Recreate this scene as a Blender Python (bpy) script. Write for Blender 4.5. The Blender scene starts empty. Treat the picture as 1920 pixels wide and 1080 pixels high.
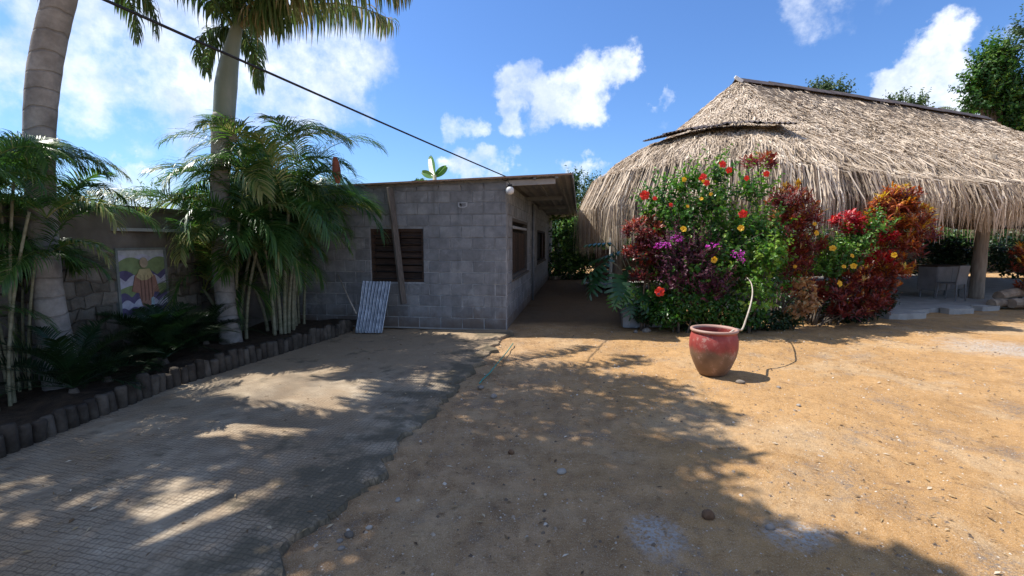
import bpy, math, random
import numpy as np
from mathutils import Vector, Matrix

# ------------------------------------------------------------------ camera, light, exposure
S = bpy.context.scene
COL = S.collection
FPX = 880.0
PITCH = math.radians(5.84)
EYE = 1.6
cam_data = bpy.data.cameras.new("camera")
cam = bpy.data.objects.new("camera", cam_data)
COL.objects.link(cam)
cam.location = (0, 0, EYE)
cam.rotation_euler = (math.radians(90) - PITCH, 0, 0)
cam_data.sensor_width = 36.0
cam_data.lens = 36.0 * FPX / 1920.0
cam_data.clip_start = 0.05
cam_data.clip_end = 3000
S.camera = cam

SUN_TO = Vector((-0.62, 0.20, 1.0)).normalized()      # towards the sun
sun_data = bpy.data.lights.new("sun", 'SUN')
sun_data.energy = 4.05
sun_data.angle = math.radians(0.55)
sun_data.color = (1.0, 0.95, 0.87)
sun = bpy.data.objects.new("sun", sun_data)
COL.objects.link(sun)
sun.rotation_euler = SUN_TO.to_track_quat('Z', 'Y').to_euler()

S.view_settings.view_transform = 'Standard'
S.view_settings.look = 'None'
S.view_settings.gamma = 1.0
S.view_settings.exposure = 0.84
S.view_settings.use_curve_mapping = False


def ray_dir(px, py):
    x = (px - 960) / FPX
    y = (540 - py) / FPX
    return Vector((x, math.cos(PITCH) + y * math.sin(PITCH), -math.sin(PITCH) + y * math.cos(PITCH)))


def PT(px, py, depth):
    """world point seen at a pixel, at world distance depth along Y"""
    d = ray_dir(px, py)
    k = depth / d.y
    return Vector((d.x * k, depth, EYE + d.z * k))


def G(px, py, z=0.0):
    d = ray_dir(px, py)
    k = (z - EYE) / d.z
    return Vector((d.x * k, d.y * k, z))


# ---- world: Nishita sky with procedural cumulus clouds set by direction
W = bpy.data.worlds.new("World")
S.world = W
W.use_nodes = True
wn, wl = W.node_tree.nodes, W.node_tree.links
wn.clear()


def wnode(t, **kw):
    n = wn.new(t)
    for k, v in kw.items():
        setattr(n, k, v)
    return n


def wmath(op, a, b=None, c=None, clamp=False):
    n = wnode('ShaderNodeMath', operation=op, use_clamp=clamp)
    for i, v in enumerate((a, b, c)):
        if v is None:
            continue
        if isinstance(v, (int, float)):
            n.inputs[i].default_value = v
        else:
            wl.new(v, n.inputs[i])
    return n.outputs[0]


sky = wnode('ShaderNodeTexSky', sky_type='NISHITA', sun_disc=False)
sky.sun_elevation = math.asin(SUN_TO.z)
sky.sun_rotation = math.atan2(SUN_TO.x, SUN_TO.y)
sky.altitude = 50
sky.air_density = 1.1
sky.dust_density = 0.7
sky.ozone_density = 2.0
tc = wnode('ShaderNodeTexCoord')
vdir = tc.outputs['Generated']
warp = wnode('ShaderNodeTexNoise')
warp.inputs['Scale'].default_value = 9.0
warp.inputs['Detail'].default_value = 7
warp.inputs['Roughness'].default_value = 0.6
wl.new(vdir, warp.inputs['Vector'])
wsub = wnode('ShaderNodeVectorMath', operation='SUBTRACT')
wl.new(warp.outputs['Color'], wsub.inputs[0])
wsub.inputs[1].default_value = (0.5, 0.5, 0.5)
wscl = wnode('ShaderNodeVectorMath', operation='SCALE')
wl.new(wsub.outputs[0], wscl.inputs[0])
wscl.inputs['Scale'].default_value = 0.20
wadd = wnode('ShaderNodeVectorMath', operation='ADD')
wl.new(vdir, wadd.inputs[0])
wl.new(wscl.outputs[0], wadd.inputs[1])
wnorm = wnode('ShaderNodeVectorMath', operation='NORMALIZE')
wl.new(wadd.outputs[0], wnorm.inputs[0])
# cloud puffs: pixel centre, angular radius (degrees), strength
PUFFS = [(90, 90, 4.5, .65), (180, 60, 7.5, .92), (330, 120, 7.5, .86), (260, 20, 8, .8), (470, 150, 7, .82), (590, 130, 6, .88), (660, 90, 4, .7), (540, 70, 7, .82),
         (400, 200, 4, .5), (320, 190, 3.5, .6), (480, -40, 8, .7), (40, 130, 3, .45), (-120, 0, 8, .6),
         (265, 325, 2.0, .8), (325, 335, 1.8, .6), (290, 350, 2.2, .8), (240, 375, 2.6, .9), (320, 375, 2.2, .7),
         (985, 160, 3.2, 1.1), (1040, 185, 3.4, 1.15), (1100, 165, 3.4, 1.1), (1070, 175, 3.2, 1.1), (1150, 145, 2.3, .95), (960, 205, 2.2, .9), (1010, 215, 1.8, .6), (875, 228, 1.8, .75), (1090, 235, 1.0, .35),
         (880, 315, 2.0, .95), (925, 310, 1.9, .8), (965, 290, 1.2, .6), (845, 330, 1.0, .45), (1100, 330, 1.6, .8), (1000, 330, 1.2, .3),
         (1765, 115, 2.4, 1.1), (1735, 140, 2.6, 1.1), (1790, 130, 2.2, 1.0), (1690, 160, 2.4, 1.1), (1755, 165, 3.0, 1.1), (1650, 172, 1.8, 1.0), (1795, 175, 2.2, 1.0), (1710, 195, 3, 1.0), (1620, 170, 1.0, .7),
         (1520, 5, 2.8, .55), (1600, -10, 2.6, .45), (1480, 10, 1.6, .4), (1540, -60, 4, .6), (1262, 203, .7, .42), (1095, 40, 1.0, .3), (1890, 75, 1.6, .3), (745, 180, 1.4, .2)]
mask = None
for px, py, rad, st in PUFFS:
    d = ray_dir(px, py).normalized()
    dn = wnode('ShaderNodeVectorMath', operation='DOT_PRODUCT')
    wl.new(wnorm.outputs[0], dn.inputs[0])
    dn.inputs[1].default_value = d
    mr = wnode('ShaderNodeMapRange', interpolation_type='SMOOTHSTEP')
    wl.new(dn.outputs['Value'], mr.inputs['Value'])
    mr.inputs['From Min'].default_value = math.cos(math.radians(rad * 1.45))
    mr.inputs['From Max'].default_value = math.cos(math.radians(rad * 0.25))
    mr.inputs['To Min'].default_value = 0
    mr.inputs['To Max'].default_value = st
    mask = mr.outputs[0] if mask is None else wmath('MAXIMUM', mask, mr.outputs[0])
# cumulus goes on outside the frame, unseen cover thickened to brighten the shade
sep = wnode('ShaderNodeSeparateXYZ')
wl.new(vdir, sep.inputs[0])
big = wnode('ShaderNodeTexNoise')
big.inputs['Scale'].default_value = 2.3
big.inputs['Detail'].default_value = 3
wl.new(vdir, big.inputs['Vector'])
bigr = wnode('ShaderNodeMapRange', interpolation_type='SMOOTHSTEP')
wl.new(big.outputs['Fac'], bigr.inputs['Value'])
bigr.inputs['From Min'].default_value = .40
bigr.inputs['From Max'].default_value = .58
behind = wnode('ShaderNodeMapRange', interpolation_type='SMOOTHSTEP')
wl.new(sep.outputs['Y'], behind.inputs['Value'])
behind.inputs['From Min'].default_value = .45
behind.inputs['From Max'].default_value = .10
rest = wmath('MULTIPLY', bigr.outputs[0], behind.outputs[0])
mask = wmath('MAXIMUM', mask, wmath('MULTIPLY', rest, .8))
cn = wnode('ShaderNodeTexNoise')
cn.inputs['Scale'].default_value = 16
cn.inputs['Detail'].default_value = 9
cn.inputs['Roughness'].default_value = 0.62
wl.new(vdir, cn.inputs['Vector'])
nz = wnode('ShaderNodeMapRange')
wl.new(cn.outputs['Fac'], nz.inputs['Value'])
nz.inputs['From Min'].default_value = .30
nz.inputs['From Max'].default_value = .70
dens = wmath('SUBTRACT', wmath('ADD', mask, wmath('MULTIPLY', nz.outputs[0], .72)), .58)
cov = wnode('ShaderNodeMapRange', interpolation_type='SMOOTHSTEP')
wl.new(dens, cov.inputs['Value'])
cov.inputs['From Min'].default_value = .02
cov.inputs['From Max'].default_value = 1.05
cov.inputs['To Max'].default_value = .94
# kill clouds where no puff is
gate = wnode('ShaderNodeMapRange', interpolation_type='SMOOTHSTEP')
wl.new(mask, gate.inputs['Value'])
gate.inputs['From Min'].default_value = 0.0
gate.inputs['From Max'].default_value = 0.25
covg = wmath('MULTIPLY', cov.outputs[0], gate.outputs[0])
shd = wnode('ShaderNodeTexNoise')
shd.inputs['Scale'].default_value = 7
shd.inputs['Detail'].default_value = 5
wl.new(wadd.outputs[0], shd.inputs['Vector'])
cr = wnode('ShaderNodeValToRGB')
cr.color_ramp.elements[0].position = .36
cr.color_ramp.elements[0].color = (.50, .60, .80, 1)
cr.color_ramp.elements[1].position = .60
cr.color_ramp.elements[1].color = (.93, .96, 1.0, 1)
wl.new(shd.outputs['Fac'], cr.inputs['Fac'])
SKY_ST = 0.10
tint = wnode('ShaderNodeMixRGB', blend_type='MULTIPLY')
tint.inputs['Fac'].default_value = 1
wl.new(sky.outputs['Color'], tint.inputs['Color1'])
tint.inputs['Color2'].default_value = (.51, .725, 1.05, 1)
cscl = wnode('ShaderNodeMixRGB', blend_type='MULTIPLY')
cscl.inputs['Fac'].default_value = 1
wl.new(cr.outputs['Color'], cscl.inputs['Color1'])
cscl.inputs['Color2'].default_value = (7.6, 7.6, 7.6, 1)
mixc = wnode('ShaderNodeMixRGB')
wl.new(covg, mixc.inputs['Fac'])
wl.new(tint.outputs['Color'], mixc.inputs['Color1'])
wl.new(cscl.outputs['Color'], mixc.inputs['Color2'])
bg = wnode('ShaderNodeBackground')
bg.inputs['Strength'].default_value = SKY_ST
wl.new(mixc.outputs['Color'], bg.inputs['Color'])
wo = wnode('ShaderNodeOutputWorld')
wl.new(bg.outputs[0], wo.inputs['Surface'])
W.cycles.sampling_method = 'MANUAL'
W.cycles.sample_map_resolution = 512

# ------------------------------------------------------------------ helpers
rng = np.random.default_rng(7)
random.seed(7)
R = math.radians


def hash2(ix, iy, seed=0):
    h = (ix.astype(np.int64) * 374761393 + iy.astype(np.int64) * 668265263 + seed * 974634777) & 0xffffffff
    h = ((h ^ (h >> 13)) * 1274126177) & 0xffffffff
    return ((h ^ (h >> 16)) & 0xffff) / 65535.0


def vnoise(x, y, s=1.0, seed=0):
    x = np.asarray(x, float) * s
    y = np.asarray(y, float) * s
    x0, y0 = np.floor(x), np.floor(y)
    fx, fy = x - x0, y - y0
    fx, fy = fx * fx * (3 - 2 * fx), fy * fy * (3 - 2 * fy)
    a = hash2(x0, y0, seed); b = hash2(x0 + 1, y0, seed)
    c = hash2(x0, y0 + 1, seed); d = hash2(x0 + 1, y0 + 1, seed)
    return (a + (b - a) * fx) * (1 - fy) + (c + (d - c) * fx) * fy


class MB:
    """collects geometry; build() links it as one mesh object"""

    def __init__(self):
        self.v, self.f, self.t, self.n, self.ft = [], [], [], 0, []

    def add(self, verts, faces, tone=0.5):
        verts = np.asarray(verts, float).reshape(-1, 3)
        self.v.append(verts)
        for f in faces:
            self.f.append(tuple(i + self.n for i in f))
        if np.ndim(tone) == 0:
            tone = [float(tone)] * len(faces)
        self.ft.extend(tone)
        self.n += len(verts)
        return self

    def quads(self, q, tone):
        """q: N x k x 3 polygons of equal size k, tone: N"""
        q = np.asarray(q, float)
        n, k = q.shape[:2]
        idx = (np.arange(n * k) + self.n).reshape(n, k)
        self.v.append(q.reshape(-1, 3))
        self.f.extend(map(tuple, idx.tolist()))
        self.ft.extend(np.broadcast_to(tone, (n,)).tolist())
        self.n += n * k
        return self

    def strips(self, s, tone):
        """s: N x m x 2 x 3 ribbons with m cross pairs, tone: N"""
        s = np.asarray(s, float)
        n, m = s.shape[:2]
        base = (np.arange(n) * m * 2)[:, None] + self.n
        self.v.append(s.reshape(-1, 3))
        tone = np.broadcast_to(tone, (n,))
        for j in range(m - 1):
            f = np.concatenate([base + 2 * j, base + 2 * j + 1, base + 2 * j + 3, base + 2 * j + 2], axis=1)
            self.f.extend(map(tuple, f.tolist()))
            self.ft.extend(tone.tolist())
        self.n += n * m * 2
        return self

    def box(self, c, size, rot=None, tone=.5, bev=0.0):
        sx, sy, sz = size[0] / 2, size[1] / 2, size[2] / 2
        if bev > 0:
            bm_v, bm_f = bevel_box(sx, sy, sz, bev)
            v = np.array(bm_v); f = bm_f
        else:
            v = np.array([(-sx, -sy, -sz), (sx, -sy, -sz), (sx, sy, -sz), (-sx, sy, -sz), (-sx, -sy, sz), (sx, -sy, sz), (sx, sy, sz), (-sx, sy, sz)])
            f = [(0, 3, 2, 1), (4, 5, 6, 7), (0, 1, 5, 4), (1, 2, 6, 5), (2, 3, 7, 6), (3, 0, 4, 7)]
        if rot is not None:
            v = v @ np.array(rot.to_3x3()).T
        return self.add(v + np.array(c), f, tone)

    def tube(self, pts, rad, sides=8, tone=.5, cap=True, rough=0.0):
        pts = [Vector(p) for p in pts]
        n = len(pts)
        if np.ndim(rad) == 0:
            rad = [rad] * n
        v = []
        up = Vector((0.13, 0.31, 0.94)).normalized()
        prev = None
        for i, p in enumerate(pts):
            t = (pts[min(i + 1, n - 1)] - pts[max(i - 1, 0)]).normalized()
            if prev is None:
                a = up.cross(t)
                if a.length < 1e-3:
                    a = Vector((1, 0, 0)).cross(t)
                a.normalize()
            else:
                a = (prev - t * prev.dot(t)).normalized()
            prev = a
            b = t.cross(a)
            for k in range(sides):
                an = 2 * math.pi * k / sides
                r = rad[i] * (1 + rough * (random.random() - .5))
                v.append(p + a * (math.cos(an) * r) + b * (math.sin(an) * r))
        f = []
        for i in range(n - 1):
            for k in range(sides):
                k2 = (k + 1) % sides
                f.append((i * sides + k, i * sides + k2, (i + 1) * sides + k2, (i + 1) * sides + k))
        if cap:
            f.append(tuple(reversed(range(sides))))
            f.append(tuple((n - 1) * sides + k for k in range(sides)))
        return self.add([tuple(x) for x in v], f, tone)

    def grid(self, P3, tone=.5, close_u=False):
        """P3: m x n x 3 grid"""
        P3 = np.asarray(P3, float)
        m, n = P3.shape[:2]
        i, j = np.meshgrid(np.arange(m - 1), np.arange(n - 1), indexing='ij')
        a = (i * n + j).ravel(); b = ((i + 1) * n + j).ravel()
        f = np.stack([a, b, b + 1, a + 1], 1) + self.n
        self.v.append(P3.reshape(-1, 3))
        self.f.extend(map(tuple, f.tolist()))
        self.ft.extend([tone] * len(f))
        self.n += m * n
        return self

    def mesh(self, name, mat, smooth=False):
        me = bpy.data.meshes.new(name)
        V = np.concatenate(self.v) if self.v else np.zeros((0, 3))
        nl = np.fromiter((len(f) for f in self.f), np.int32, len(self.f))
        li = np.fromiter((i for f in self.f for i in f), np.int32, int(nl.sum()))
        me.vertices.add(len(V)); me.loops.add(len(li)); me.polygons.add(len(nl))
        me.vertices.foreach_set('co', V.astype(np.float32).ravel())
        me.loops.foreach_set('vertex_index', li)
        st = np.zeros(len(nl), np.int32); st[1:] = np.cumsum(nl)[:-1]
        me.polygons.foreach_set('loop_start', st)
        try:
            me.polygons.foreach_set('loop_total', nl)
        except Exception:
            pass
        me.update(calc_edges=True)
        me.validate()
        if len(me.polygons) == len(self.ft):
            at = me.attributes.new('tone', 'FLOAT', 'FACE')
            at.data.foreach_set('value', np.asarray(self.ft, np.float32))
        me.polygons.foreach_set('use_smooth', [bool(smooth)] * len(me.polygons))
        if mat:
            me.materials.append(mat)
        return me

    def build(self, name, mat, parent=None, smooth=False, kind=None, loc=None):
        o = bpy.data.objects.new(name, self.mesh(name, mat, smooth))
        COL.objects.link(o)
        if parent is not None:
            o.parent = parent
        if kind:
            o['kind'] = kind
        if loc is not None:
            o.location = loc
        return o


def bevel_box(sx, sy, sz, b):
    v, f, idx = [], [], {}

    def vi(p):
        p = tuple(round(x, 6) for x in p)
        if p not in idx:
            idx[p] = len(v); v.append(p)
        return idx[p]
    s3 = (sx, sy, sz)
    corner = {}
    for a in (-1, 1):
        for c in (-1, 1):
            for d in (-1, 1):
                sg = (a, c, d)
                for ax in range(3):
                    p = [sg[k] * (s3[k] - (0 if k == ax else b)) for k in range(3)]
                    corner[(sg, ax)] = vi(p)
    for ax in range(3):
        u, w = (ax + 1) % 3, (ax + 2) % 3
        for s in (-1, 1):
            q = []
            for (su, sw) in ((-1, -1), (1, -1), (1, 1), (-1, 1)):
                sg = [0, 0, 0]; sg[ax] = s; sg[u] = su; sg[w] = sw
                q.append(corner[(tuple(sg), ax)])
            f.append(tuple(q if s > 0 else reversed(q)))
    for ax in range(3):
        u, w = (ax + 1) % 3, (ax + 2) % 3
        for su in (-1, 1):
            for sw in (-1, 1):
                a0 = [0, 0, 0]; a0[ax] = -1; a0[u] = su; a0[w] = sw
                a1 = list(a0); a1[ax] = 1
                q = [corner[(tuple(a0), u)], corner[(tuple(a1), u)], corner[(tuple(a1), w)], corner[(tuple(a0), w)]]
                f.append(tuple(q if su * sw > 0 else reversed(q)))
    for a in (-1, 1):
        for c in (-1, 1):
            for d in (-1, 1):
                q = [corner[((a, c, d), k)] for k in range(3)]
                f.append(tuple(q if a * c * d > 0 else reversed(q)))
    return v, f


def empty(name, label=None, cat=None, group=None, loc=(0, 0, 0), rz=0):
    o = bpy.data.objects.new(name, None)
    COL.objects.link(o)
    o.empty_display_size = .2
    o.location = loc
    o.rotation_euler = (0, 0, rz)
    if label:
        o['label'] = label
    if cat:
        o['category'] = cat
    if group:
        o['group'] = group
    return o


def tag(o, label, cat, group=None):
    o['label'] = label
    o['category'] = cat
    if group:
        o['group'] = group
    return o


def inst(name, me, parent, loc=(0, 0, 0), rot=(0, 0, 0), scale=(1, 1, 1)):
    o = bpy.data.objects.new(name, me)
    COL.objects.link(o)
    o.parent = parent
    o.location = loc
    o.rotation_euler = rot
    o.scale = scale
    return o


# ------------------------------------------------------------------ materials
def mat_new(name):
    m = bpy.data.materials.new(name)
    m.use_nodes = True
    nt = m.node_tree
    return m, nt.nodes, nt.links, nt.nodes['Principled BSDF']


def ramp(N, L, fac, stops):
    r = N.new('ShaderNodeValToRGB')
    el = r.color_ramp.elements
    while len(el) < len(stops):
        el.new(0.5)
    for e, (p, c) in zip(el, stops):
        e.position = p
        e.color = (*c, 1)
    L.new(fac, r.inputs['Fac'])
    return r.outputs['Color']


def noise(N, L, scale, detail=5, rough=.6, vec=None, dist=0.0):
    n = N.new('ShaderNodeTexNoise')
    n.inputs['Scale'].default_value = scale
    n.inputs['Detail'].default_value = detail
    n.inputs['Roughness'].default_value = rough
    n.inputs['Distortion'].default_value = dist
    if vec is not None:
        L.new(vec, n.inputs['Vector'])
    return n.outputs['Fac']


def mix(N, L, fac, a, b, mode='MIX'):
    m = N.new('ShaderNodeMixRGB')
    m.blend_type = mode
    for s, v in ((m.inputs['Fac'], fac), (m.inputs['Color1'], a), (m.inputs['Color2'], b)):
        if isinstance(v, (int, float)):
            s.default_value = v
        elif isinstance(v, tuple):
            s.default_value = (*v, 1)
        else:
            L.new(v, s)
    return m.outputs['Color']


def mth(N, L, op, a, b=None, c=None, clamp=False):
    m = N.new('ShaderNodeMath')
    m.operation = op
    m.use_clamp = clamp
    for i, v in enumerate((a, b, c)):
        if v is None:
            continue
        if isinstance(v, (int, float)):
            m.inputs[i].default_value = v
        else:
            L.new(v, m.inputs[i])
    return m.outputs[0]


def mrange(N, L, v, a, b, c=0.0, d=1.0, smooth=True):
    m = N.new('ShaderNodeMapRange')
    if smooth:
        m.interpolation_type = 'SMOOTHSTEP'
    L.new(v, m.inputs['Value'])
    for i, x in zip(('From Min', 'From Max', 'To Min', 'To Max'), (a, b, c, d)):
        m.inputs[i].default_value = x
    return m.outputs[0]


def bump(N, L, bs, h, strength=.4, dist=.01, prev=None):
    b = N.new('ShaderNodeBump')
    b.inputs['Strength'].default_value = strength
    b.inputs['Distance'].default_value = dist
    L.new(h, b.inputs['Height'])
    if prev is not None:
        L.new(prev, b.inputs['Normal'])
    if bs is not None:
        L.new(b.outputs[0], bs.inputs['Normal'])
    return b.outputs[0]


def pos(N, L, world=True):
    if world:
        return N.new('ShaderNodeNewGeometry').outputs['Position']
    return N.new('ShaderNodeTexCoord').outputs['Object']


def m_plain(name, stops, scale=8, rough=.85, bstr=.35, bdist=.01, bscale=None, metal=0, spec=.3, tone=False, tonemix=.5, rand=0.0, world=True, stretch=None):
    m, N, L, B = mat_new(name)
    vec = pos(N, L, world)
    if stretch:
        mp = N.new('ShaderNodeMapping')
        mp.inputs['Scale'].default_value = stretch
        L.new(vec, mp.inputs['Vector'])
        vec = mp.outputs[0]
    fac = noise(N, L, scale, 6, .6, vec)
    if tone:
        at = N.new('ShaderNodeAttribute')
        at.attribute_name = 'tone'
        fac = mth(N, L, 'ADD', mth(N, L, 'MULTIPLY', fac, 1 - tonemix), mth(N, L, 'MULTIPLY', at.outputs['Fac'], tonemix))
    if rand:
        oi = N.new('ShaderNodeObjectInfo')
        fac = mth(N, L, 'ADD', fac, mth(N, L, 'MULTIPLY', mth(N, L, 'SUBTRACT', oi.outputs['Random'], .5), rand))
    col = ramp(N, L, fac, stops)
    L.new(col, B.inputs['Base Color'])
    B.inputs['Roughness'].default_value = rough
    B.inputs['Metallic'].default_value = metal
    B.inputs['Specular IOR Level'].default_value = spec
    if bstr:
        bump(N, L, B, noise(N, L, bscale or scale * 6, 6, .65, vec), bstr, bdist)
    return m


def m_leaf(name, stops, trans=.35, rough=.42, spec=.4):
    """leaves: colour by each leaf's own tone (age, kind), light passes through"""
    m, N, L, B = mat_new(name)
    at = N.new('ShaderNodeAttribute')
    at.attribute_name = 'tone'
    nz_ = noise(N, L, 25, 2, .5, pos(N, L))
    fac = mth(N, L, 'ADD', at.outputs['Fac'], mth(N, L, 'MULTIPLY', mth(N, L, 'SUBTRACT', nz_, .5), .18))
    col = ramp(N, L, fac, stops)
    L.new(col, B.inputs['Base Color'])
    B.inputs['Roughness'].default_value = rough
    B.inputs['Specular IOR Level'].default_value = spec
    tr = N.new('ShaderNodeBsdfTranslucent')
    hs = N.new('ShaderNodeHueSaturation')
    hs.inputs['Value'].default_value = 1.35
    hs.inputs['Saturation'].default_value = 1.1
    L.new(col, hs.inputs['Color'])
    L.new(hs.outputs[0], tr.inputs['Color'])
    mx = N.new('ShaderNodeMixShader')
    mx.inputs[0].default_value = trans
    L.new(B.outputs[0], mx.inputs[1])
    L.new(tr.outputs[0], mx.inputs[2])
    L.new(mx.outputs[0], N['Material Output'].inputs['Surface'])
    return m


# dirt ground: orange-brown packed earth, greyer gravel drifts, ash patches
def make_dirt():
    m, N, L, B = mat_new('packed_earth')
    p = pos(N, L)
    big = noise(N, L, .55, 4, .6, p)
    med = noise(N, L, 3.2, 6, .65, p)
    fine = noise(N, L, 60, 5, .7, p)
    spk = noise(N, L, 160, 3, .7, p)
    base = ramp(N, L, mth(N, L, 'ADD', mth(N, L, 'MULTIPLY', big, .45), mth(N, L, 'MULTIPLY', med, .55)),
                [(.30, (.30, .172, .070)), (.50, (.42, .248, .104)), (.70, (.51, .315, .145))])
    # browner, greyer, moister soil toward the driveway and the house
    sx = N.new('ShaderNodeSeparateXYZ'); L.new(p, sx.inputs[0])
    wob = mth(N, L, 'MULTIPLY', mth(N, L, 'SUBTRACT', noise(N, L, .9, 4, .6, p), .5), 3.2)
    lf = mrange(N, L, mth(N, L, 'ADD', sx.outputs['X'], wob), 1.9, -.4)
    base = mix(N, L, mth(N, L, 'MULTIPLY', lf, .80), base, ramp(N, L, med, [(.3, (.21, .135, .078)), (.5, (.35, .23, .13)), (.68, (.47, .32, .19))]))
    drift = mrange(N, L, noise(N, L, .8, 5, .65, p, .8), .50, .64, 0, .7)
    base = mix(N, L, drift, base, ramp(N, L, fine, [(.3, (.38, .26, .14)), (.7, (.54, .385, .23))]))
    damp = mrange(N, L, noise(N, L, 1.9, 6, .7, p, 1.0), .56, .68, 0, .55)
    base = mix(N, L, damp, base, (.22, .13, .07))
    mot = noise(N, L, 13, 9, .78, p)
    base = mix(N, L, 1.0, base, ramp(N, L, mot, [(.34, (.70, .66, .62)), (.46, (1.0, .98, .96)), (.62, (1.12, 1.10, 1.06)), (.72, (1.25, 1.22, 1.18))]), 'MULTIPLY')
    # gravelly litter
    gr = mrange(N, L, noise(N, L, 1.5, 6, .7, p), .52, .66)
    base = mix(N, L, mth(N, L, 'MULTIPLY', gr, mrange(N, L, fine, .40, .62)), base, (.22, .17, .13))
    # grains
    base = mix(N, L, mrange(N, L, spk, .56, .66, 0, .75), base, (.62, .50, .36))
    base = mix(N, L, mrange(N, L, spk, .43, .33, 0, .7), base, (.12, .075, .04))
    fl = N.new('ShaderNodeTexVoronoi'); fl.inputs['Scale'].default_value = 26
    L.new(p, fl.inputs['Vector'])
    base = mix(N, L, mth(N, L, 'MULTIPLY', mrange(N, L, fl.outputs['Distance'], .17, .09), mrange(N, L, noise(N, L, 6, 2, .5, p), .5, .6)), base, (.66, .58, .47))
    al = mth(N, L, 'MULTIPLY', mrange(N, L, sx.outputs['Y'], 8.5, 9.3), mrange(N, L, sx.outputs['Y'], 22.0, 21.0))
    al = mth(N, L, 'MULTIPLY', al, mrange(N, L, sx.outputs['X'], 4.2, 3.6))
    base = mix(N, L, mth(N, L, 'MULTIPLY', al, .8), base, (.10, .07, .045))  # damp alley soil, darkened further in colour to deepen the alley's shade
    # pale ash patches
    for cx, cy, rx, ry in ((.78, 2.42, .17, .24), (1.55, 2.42, .24, .16), (7.3, 6.9, .8, .8)):
        dx = mth(N, L, 'DIVIDE', mth(N, L, 'SUBTRACT', sx.outputs['X'], cx), rx)
        dy = mth(N, L, 'DIVIDE', mth(N, L, 'SUBTRACT', sx.outputs['Y'], cy), ry)
        r2 = mth(N, L, 'ADD', mth(N, L, 'MULTIPLY', dx, dx), mth(N, L, 'MULTIPLY', dy, dy))
        r2 = mth(N, L, 'ADD', r2, mth(N, L, 'MULTIPLY', mth(N, L, 'SUBTRACT', noise(N, L, 7, 6, .7, p), .5), 2.6))
        a = mrange(N, L, r2, 1.3, -.2, 0, .85)
        a = mth(N, L, 'MULTIPLY', a, mrange(N, L, noise(N, L, 42, 5, .7, p), .38, .58))
        base = mix(N, L, a, base, (.45, .43, .40))
    L.new(base, B.inputs['Base Color'])
    B.inputs['Roughness'].default_value = .95
    B.inputs['Specular IOR Level'].default_value = .15
    n1 = bump(N, L, None, med, .5, .05)
    n2 = bump(N, L, None, noise(N, L, 22, 6, .7, p), .9, .022, n1)
    bump(N, L, B, spk, .9, .005, n2)
    return m


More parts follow.
